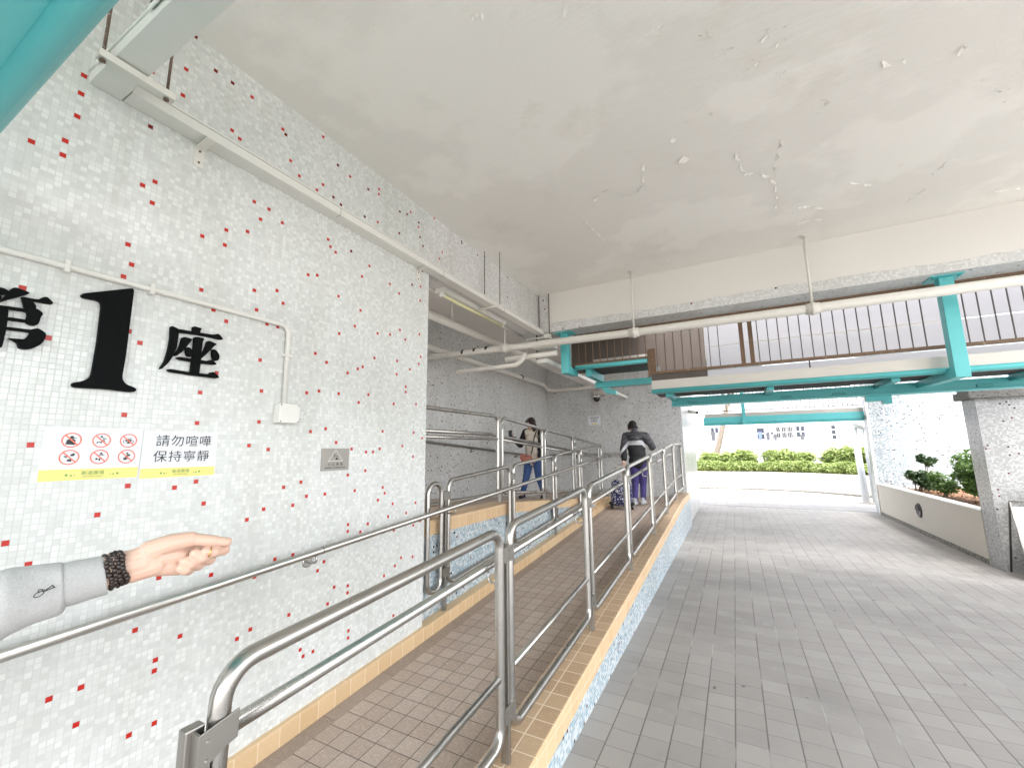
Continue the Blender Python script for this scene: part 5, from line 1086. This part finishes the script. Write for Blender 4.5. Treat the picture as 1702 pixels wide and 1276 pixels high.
b = MB(); b.obox((-3.580, 6.735, 1.895), (0.75, 0.55, 0), (-0.3, 0.45, 0.85), (-0.5, 0.7, -0.5), 0.036, 0.074, 0.005); b.build('case', m_rubber, t, 0.003)
b = MB(); b.obox(V((-3.580, 6.735, 1.895)) + V((0.75, 0.55, 0)).normalized().cross(V((-0.3, 0.45, 0.85)).normalized()) * 0.0056, (0.75, 0.55, 0), (-0.3, 0.45, 0.85), V((0.75, 0.55, 0)).cross(V((-0.3, 0.45, 0.85))), 0.032, 0.068, 0.0004); b.build('screen', m_glass, t)
# man with the trolley
JM = dict(fwd=(0.06, 1.0, 0), head=(-1.735, 8.36, 2.02), neck=(-1.69, 8.31, 1.915), shl=(-1.855, 8.29, 1.845), shr=(-1.490, 8.29, 1.835), pelvis=(-1.655, 8.30, 1.34), ell=(-1.905, 8.22, 1.59), wrl=(-1.870, 8.11, 1.395), elr=(-1.375, 8.33, 1.63), wrr=(-1.43, 8.55, 1.60),
    hl=(-1.735, 8.30, 1.31), hr=(-1.565, 8.30, 1.31), kl=(-1.735, 8.34, 0.965), kr=(-1.60, 8.40, 0.965), al=(-1.735, 8.22, 0.645), ar=(-1.610, 8.36, 0.655))
tm_, bodym = person('person in a black hooded jacket with a white band and purple trousers, seen from behind', JM, (-0.55, 0.75, -0.42), dict(hair=m_hair2, trousers=m_purple, shoe=m_shoe_grey), ((0.05, -0.35, -0.9), (0.3, -0.9, 0.2), (-0.2, -0.3, 0.0)), ((-0.2, 1, 0), (0, 0, -1), (-1, 0, 0)), 0.98, 0.0, (-1.66, 8.3, 0.56))
def jacket_mat():
    t = NT('banded_jacket'); p = t.sep(t.pos()); dx = t.math('ABSOLUTE', t.math('ADD', p[0], 1.672))
    h = t.math('ADD', p[2], t.math('MULTIPLY', t.math('MAXIMUM', t.math('SUBTRACT', dx, 0.125), 0.0), 1.35))
    pat = t.noise(34, 4, rough=0.7); camo = t.ramp(pat, [(0.42, (0.02, 0.02, 0.024)), (0.50, (0.05, 0.05, 0.056)), (0.60, (0.11, 0.11, 0.125))])
    c = t.mix(t.math('GREATER_THAN', h, 1.668), (0.012, 0.012, 0.014), (0.58, 0.60, 0.62)); c = t.mix(t.math('GREATER_THAN', h, 1.752), c, camo)
    t.set(c, 0.6); t.bump(t.noise(26, 3), 0.4, 0.012); return t.m
b = bodym(0.027, {'torso': 1, 'arms': 1, 'cut': 0.90})
b.cap((-1.76, 8.225, 1.835), (-1.60, 8.225, 1.83), 0.058, 0.058, 12); b.cap((-1.70, 8.175, 1.80), (-1.66, 8.175, 1.795), 0.072, 0.07, 12); b.cap((-1.75, 8.29, 1.895), (-1.63, 8.29, 1.89), 0.042, 0.042, 12)
put_mesh('jacket', remesh(b, 0.009, 4), jacket_mat(), tm_)
b = MB(); b.cap((-1.885, 8.155, 1.475), (-1.876, 8.13, 1.435), 0.041, 0.039, 12); put_mesh('cuff', remesh(b, 0.006, 2), m_cream_top, tm_)
def trolley_mat():
    t = NT('blue_patterned_fabric'); v = t.n('ShaderNodeTexVoronoi'); v.inputs['Scale'].default_value = 34; t.t.links.new(t.pos(), v.inputs['Vector'])
    n = t.noise(50, 3); f = t.math('ADD', v.outputs['Distance'], t.math('MULTIPLY', t.math('SUBTRACT', n, 0.5), 0.5))
    t.set(t.mix(t.math('LESS_THAN', f, 0.34), (0.02, 0.022, 0.085), (0.60, 0.62, 0.68)), 0.7); t.bump(n, 0.2, 0.006); return t.m
t = thing('shopping_trolley', 'wheeled shopping trolley with a dark blue and white patterned bag', 'shopping trolley', (-1.9, 7.86, 0.51))
gx, gy, gz = -1.905, 7.90, zr(7.86)
b = MB(); b.cap((gx - 0.11, gy, gz + 0.15), (gx - 0.10, gy + 0.02, gz + 0.44), 0.09, 0.085, 12); b.cap((gx + 0.11, gy, gz + 0.15), (gx + 0.10, gy + 0.02, gz + 0.44), 0.09, 0.085, 12); b.cap((gx - 0.09, gy - 0.03, gz + 0.16), (gx + 0.09, gy - 0.03, gz + 0.16), 0.10, 0.10, 12); b.cap((gx - 0.08, gy, gz + 0.30), (gx + 0.08, gy, gz + 0.30), 0.12, 0.12, 12); b.cap((gx - 0.09, gy + 0.02, gz + 0.42), (gx + 0.09, gy + 0.02, gz + 0.42), 0.09, 0.09, 12)
put_mesh('bag', remesh(b, 0.009, 6), trolley_mat(), t)
b = MB(); b.cap((gx - 0.15, gy - 0.02, gz + 0.105), (gx + 0.15, gy - 0.02, gz + 0.105), 0.085, 0.085, 14, ((0, 0, 1), 0.45)); put_mesh('base', remesh(b, 0.008, 3), m_blackcl, t)
b = MB(); b.tube(fillet([(gx - 0.10, gy + 0.11, gz + 0.06), (gx - 0.09, gy + 0.16, gz + 0.80), (gx + 0.09, gy + 0.16, gz + 0.80), (gx + 0.10, gy + 0.11, gz + 0.06)], 0.05, 5), 0.0095, 10); b.build('handle', m_steel, t)
for sx in (-1, 1):
    b = MB(); b.lathe((gx + sx * 0.185 - 0.016, gy, gz + 0.074), [(0.050, 0), (0.070, 0.004), (0.070, 0.028), (0.050, 0.032)], 24, (1, 0, 0)); w = b.build('wheel', m_rubber, t)
    b = MB(); b.lathe((gx + sx * 0.185 - 0.018, gy, gz + 0.074), [(0.030, 0), (0.030, 0.036)], 16, (1, 0, 0)); b.build('hub', m_galv, w)
    b = MB(); b.tube([(gx + sx * 0.14, gy - 0.10, gz + 0.10), (gx + sx * 0.14, gy - 0.11, gz + 0.012)], 0.012, 8); b.build('foot', m_rubber, t)
b = MB(); b.cyl((gx - 0.18, gy, gz + 0.074), (gx + 0.18, gy, gz + 0.074), 0.008, 8); b.build('axle', m_dark, t)

# ------------------------------------------------------------------ the pointing left arm and its owner beside the camera
HD = {"n":[0.8941,-0.4078,0.1853],"f0":[-0.821,0.273,1.4495],"f1":[-0.8134,0.2937,1.4469],"f2":[-0.8089,0.3056,1.4467],"wt":[-0.8067,0.3128,1.4548],"wb":[-0.8024,0.315,1.438],"wm":[-0.7999,0.3249,1.4503],"pt":[-0.7953,0.3365,1.4629],"pb":[-0.7923,0.3372,1.4434],"pI":[-0.7893,0.3801,1.4648],"pM":[-0.7887,0.3786,1.4522],"pR":[-0.7879,0.3734,1.4418],"pP":[-0.7859,0.365,1.4351],"cI":[-0.8026,0.3351,1.4638],"cM":[-0.7992,0.3345,1.4556],"cR":[-0.7974,0.3347,1.4471],"cP":[-0.7934,0.3358,1.4406],"pc0":[-0.792,0.3425,1.4533],"pc1":[-0.7843,0.3662,1.4514],"th0":[-0.7963,0.3302,1.466],"th1":[-0.7827,0.3497,1.4739],"th2":[-0.7719,0.3715,1.4764],"th3":[-0.7566,0.3955,1.471],"th4":[-0.7481,0.4139,1.4661],"iP":[-0.7606,0.4158,1.4526],"iD":[-0.754,0.3983,1.4533],"iT":[-0.756,0.3867,1.4562],"mP":[-0.7676,0.3981,1.4412],"mD":[-0.7581,0.3837,1.4477],"mT":[-0.7618,0.3747,1.455],"rP":[-0.7717,0.3853,1.4357],"rD":[-0.7635,0.3721,1.4409],"rT":[-0.7672,0.3642,1.4455],"kP":[-0.7741,0.3734,1.4304],"kD":[-0.766,0.3654,1.4329],"kT":[-0.768,0.3604,1.436]}
SV = {"cuffT":[-0.8204,0.2839,1.466],"cuffB":[-0.8069,0.2907,1.4128],"cuf2T":[-0.8233,0.2752,1.4656],"cuf2B":[-0.8113,0.2772,1.4118],"seamT":[-0.832,0.2471,1.4647],"seamB":[-0.8182,0.2515,1.4059],"s1T":[-0.8341,0.2402,1.4655],"s1B":[-0.8178,0.2468,1.3986],"s2T":[-0.8409,0.2157,1.4657],"s2B":[-0.8233,0.223,1.3936],"s3T":[-0.8469,0.1923,1.4682],"s3B":[-0.8275,0.1979,1.3853],"brT":[-0.818,0.2909,1.4664],"brB":[-0.8065,0.2979,1.4223],"brT2":[-0.8149,0.2999,1.467],"brB2":[-0.8049,0.3044,1.4259],"emb":[-0.7934,0.22,1.4386],"embT":[-0.7923,0.2265,1.4421],"embL":[-0.7944,0.2134,1.4348]}
HV = {k: V(v) for k, v in HD.items()}; toc = HV['n']     # toc: towards the palm side
def seg(b, a, c, r0, r1, sq=None, n=14): b.cap(HV[a] if isinstance(a, str) else a, HV[c] if isinstance(c, str) else c, r0, r1, n, sq)
hb = MB(); sq = (toc, 0.78)
elb = V((-1.00, 0.075, 1.325)); shd = V((-1.13, -0.09, 1.395))
def mid_(k): return (V(SV[k + 'T']) + V(SV[k + 'B'])) / 2
bw = (toc, 0.80)
hb.cap(elb, mid_('s3'), 0.026, 0.023, 14); hb.cap(mid_('s3'), mid_('s1'), 0.023, 0.021, 14); hb.cap(mid_('s1'), mid_('cuff'), 0.021, 0.0205, 14); hb.cap(mid_('cuff'), HV['f1'], 0.0205, 0.0225, 14)
hb.cap(HV['f1'], HV['f2'], 0.0228, 0.0228, 14, bw); hb.cap(HV['f1'], HV['wt'], 0.0165, 0.0150, 14); hb.cap(HV['f1'], HV['wb'], 0.0165, 0.0150, 14)
hb.cap(HV['f2'], HV['wm'], 0.0222, 0.0225, 14, (toc, 0.78)); hb.cap(HV['wt'], HV['pt'], 0.0155, 0.0165, 12); hb.cap(HV['wb'], HV['pb'], 0.0150, 0.0155, 12); hb.cap(HV['pc0'], HV['pc1'], 0.0165, 0.0135, 12, (toc, 0.8))
for c_, p_, r_ in (('cI', 'pI', 0.0128), ('cM', 'pM', 0.0130), ('cR', 'pR', 0.0128), ('cP', 'pP', 0.0122)):
    hb.cap(HV['wm'] * 0.5 + HV[c_] * 0.5, HV[c_], 0.015, r_ + 0.001, 12); seg(hb, c_, p_, r_ + 0.0005, r_)
hb.cap(HV['wm'] * 0.6 + HV['th0'] * 0.4, HV['th0'], 0.015, 0.0150, 12); seg(hb, 'th0', 'th1', 0.0152, 0.0140); seg(hb, 'th1', 'th2', 0.0140, 0.0118); seg(hb, 'th2', 'th3', 0.0098, 0.0090); seg(hb, 'th3', 'th4', 0.0088, 0.0064)
for a_, r_ in (('i', 0.0088), ('m', 0.0096), ('r', 0.0093), ('k', 0.0084)):
    pk = {'i': 'pI', 'm': 'pM', 'r': 'pR', 'k': 'pP'}[a_]
    seg(hb, pk, a_ + 'P', r_ * 1.15, r_ * 1.03); seg(hb, a_ + 'P', a_ + 'D', r_ * 0.98, r_ * 0.92); seg(hb, a_ + 'D', a_ + 'T', r_ * 0.92, r_ * 0.82)
# the rest of the body, beside the camera and outside the picture
JP = dict(fwd=(0.35, -0.94, 0), head=(-1.29, -0.17, 1.585), neck=(-1.30, -0.13, 1.455), shl=shd, shr=(-1.47, -0.21, 1.40), pelvis=(-1.31, -0.12, 0.90), ell=elb, wrl=elb + V((0.05, 0.02, 0.01)), elr=(-1.53, -0.20, 1.14), wrr=(-1.52, -0.30, 0.92),
    hl=(-1.23, -0.10, 0.87), hr=(-1.395, -0.15, 0.87), kl=(-1.22, -0.11, 0.50), kr=(-1.40, -0.16, 0.50), al=(-1.215, -0.09, 0.10), ar=(-1.415, -0.14, 0.10))
tp_, bodyp = person('person at the left edge holding out a hand from a light grey sweatshirt sleeve', JP, (0.6, -0.78, -0.1), dict(hair=m_hair2, trousers=m_khaki, shoe=m_shoe_grey), None, ((0, -0.2, -1), (1, 0, 0), (0, -1, 0)), 0.95, 0.02, (-1.30, -0.12, 0.0))
bo = [c for c in tp_.children if c.name.startswith('body')][0]
arm = remesh(hb, 0.0010, 3, 0.5)
bm = bmesh.new(); bm.from_mesh(bo.data); bm.from_mesh(arm); bm.to_mesh(bo.data); bm.free()
bo.data.polygons.foreach_set('use_smooth', [True] * len(bo.data.polygons))
m_nail = paint('nail', (0.62, 0.42, 0.35), 0.25, 0.03, 30, bumps=0)
def nail(a, c, r, outv, name='nail'):
    d = (V(c) - V(a)).normalized(); o_ = (outv - d * outv.dot(d)).normalized(); sd_ = d.cross(o_); R = Matrix((sd_, d, o_)).transposed()
    b = MB(); b.ell(V(c) - d * 0.001 + o_ * (r * 0.74), (r * 0.62, r * 0.85, r * 0.30), 14, 8, R); b.build(name, m_nail, tp_)
nail(HV['th3'], HV['th4'], 0.0072, V((0, 0, 1)) - toc * 0.5); nail(HV['iD'], HV['iP'], 0.0068, V((0.4, 0, 0.2)) + toc * 0.9)
m_gold = steel('gold', (0.75, 0.42, 0.13), 0.2)
d_ = (HV['iT'] - HV['iD']).normalized(); rc = HV['iD'] * 0.35 + HV['iT'] * 0.65; b = MB(); u_ = d_.orthogonal().normalized(); w_ = d_.cross(u_)
b.tube([rc + (u_ * cos(2 * pi * k / 20) + w_ * sin(2 * pi * k / 20)) * 0.0082 for k in range(20)], 0.0011, 6, closed=True); b.build('ring', m_gold, tp_)
# bracelet of dark beads, four plaited rounds
ax_ = (HV['f2'] - mid_('cuf2')).normalized(); side_ = (V((0, 0, 1)) - ax_ * ax_.z).normalized(); td_ = ax_.cross(side_)
m_bead = paint('dark_wooden_bead', (0.020, 0.011, 0.008), 0.32, 0.5, 90, bumps=0.1)
b = MB(); bc = (V(SV['brT']) + V(SV['brB']) + V(SV['brT2']) + V(SV['brB2'])) / 4; half = ((V(SV['brT']) - V(SV['brB'])).length - 0.0005) / 2
for row in range(4):
    for k in range(24):
        a = 2 * pi * (k + 0.5 * (row % 2)) / 24; p = bc - ax_ * 0.0012 + ax_ * ((row - 1.5) * 0.0052 + 0.0012 * sin(a * 4 + row * 1.7)) + side_ * (cos(a) * (half - 0.0005)) + td_ * (sin(a) * (half * 0.98))
        rb = 0.0034 + 0.0003 * math.sin(k * 2.3 + row * 1.1); b.ell(p + side_ * (0.0006 * sin(k * 5 + row)), (rb, rb, rb * 1.15), 8, 6)
b.build('bracelet', m_bead, tp_)
# sleeve: rings through the traced outline, with a turned-back cuff
b = MB(); N = 28
def ring_pts(T, B, kx=0.82, wob=0.0, seed=0):
    T, B = V(T), V(B); c = (T + B) / 2; u = (T - B) / 2; d = ax_; w = d.cross(u).normalized() * u.length * kx; R = random.Random(seed)
    return [c + u * cos(2 * pi * k / N) + w * sin(2 * pi * k / N) + (u * cos(2 * pi * k / N) + w * sin(2 * pi * k / N)) * (wob * sin(3 * 2 * pi * k / N + seed)) for k in range(N)]
lerp = lambda a, c, f: V(a) * (1 - f) + V(c) * f
rows = []
def shrink(T, B, f): c = (V(T) + V(B)) / 2; return c + (V(T) - c) * f, c + (V(B) - c) * f
cT, cB = SV['cuffT'], SV['cuffB']; i0 = shrink(lerp(cT, SV['cuf2T'], 0.9), lerp(cB, SV['cuf2B'], 0.9), 0.84); i1 = shrink(cT, cB, 0.88)
seq = [i0, i1, shrink(cT, cB, 0.95), (lerp(cT, SV['cuf2T'], 0.12), lerp(cB, SV['cuf2B'], 0.12)), (SV['cuf2T'], SV['cuf2B']), (lerp(SV['cuf2T'], SV['seamT'], 0.6), lerp(SV['cuf2B'], SV['seamB'], 0.6)), shrink(lerp(SV['cuf2T'], SV['seamT'], 0.96), lerp(SV['cuf2B'], SV['seamB'], 0.96), 0.985), shrink(SV['seamT'], SV['seamB'], 0.93), shrink(lerp(SV['seamT'], SV['s1T'], 0.22), lerp(SV['seamB'], SV['s1B'], 0.22), 1.035), (SV['s1T'], SV['s1B']), (lerp(SV['s1T'], SV['s2T'], 0.5), lerp(SV['s1B'], SV['s2B'], 0.5)), (SV['s2T'], SV['s2B']), (lerp(SV['s2T'], SV['s3T'], 0.5), lerp(SV['s2B'], SV['s3B'], 0.5)), (SV['s3T'], SV['s3B']), ((-0.93, 0.125, 1.420), (-0.945, 0.135, 1.285)), ((-1.00, 0.075, 1.415), (-1.02, 0.075, 1.265)), ((-1.08, -0.02, 1.452), (-1.09, -0.03, 1.305)), ((-1.15, -0.12, 1.46), (-1.155, -0.12, 1.33))]
for i, (T, B) in enumerate(seq): rows.append(ring_pts(T, B, 0.92 if i < 9 else 0.78, 0.004 if i < 8 else (0.022 if i % 2 else 0.034), i * 1.3))
vs = [p for r in rows for p in r]
b.add(vs, [(i * N + k, i * N + (k + 1) % N, (i + 1) * N + (k + 1) % N, (i + 1) * N + k) for i in range(len(rows) - 1) for k in range(N)], True)
sl = b.build('sleeve', m_greycl, tp_); sm = sl.modifiers.new('sub', 'SUBSURF'); sm.levels = 2; sm.render_levels = 2
me = remesh(bodyp(0.030, {'torso': 1}), 0.009, 14); put_mesh('sweatshirt', me, m_greycl, tp_)
bb = MB(); bb.cap(JP['shr'], JP['elr'], 0.075, 0.062, 12); bb.cap(JP['elr'], lerp(JP['elr'], JP['wrr'], 0.9), 0.062, 0.048, 12); put_mesh('sleeve', remesh(bb, 0.009, 3), m_greycl, tp_)
# small embroidered fish-bone shaped mark on the sleeve
def emb_ring(c, u, v, ru, rv, n=20): return [c + u * (ru * cos(2 * pi * k / n)) + v * (rv * sin(2 * pi * k / n)) for k in range(n)]
e0 = (V(SV['s1T']) + V(SV['s1B'])) / 2; eu = (V(SV['embT']) - V(SV['embL'])).normalized(); rad_e = (V(SV['s1T']) - V(SV['s1B'])).length / 2
ec = V(SV['emb']); nrm_e = (V((0, 0, 1.61)) - ec).normalized(); ev = nrm_e.cross(eu).normalized(); ctr = ec
ek = 0.62
E_ = lambda x, y: ctr + eu * (x * ek) + ev * (y * ek)
b = MB(); b.tube(emb_ring(E_(-0.006, 0), eu, ev, 0.0072 * ek, 0.0042 * ek), 0.0006, 6, closed=True)
for pl in ([(0.001, 0), (0.016, 0.003)], [(0.001, 0), (0.016, -0.0025)], [(0.0155, 0.004), (0.0165, -0.004)], [(-0.005, 0.005), (-0.002, 0.0085), (0.002, 0.0045)], [(-0.006, 0.0035), (0.004, 0.003)]): b.tube([E_(*q) for q in pl], 0.00065, 6)
b.build('embroidered_mark', m_print, tp_)
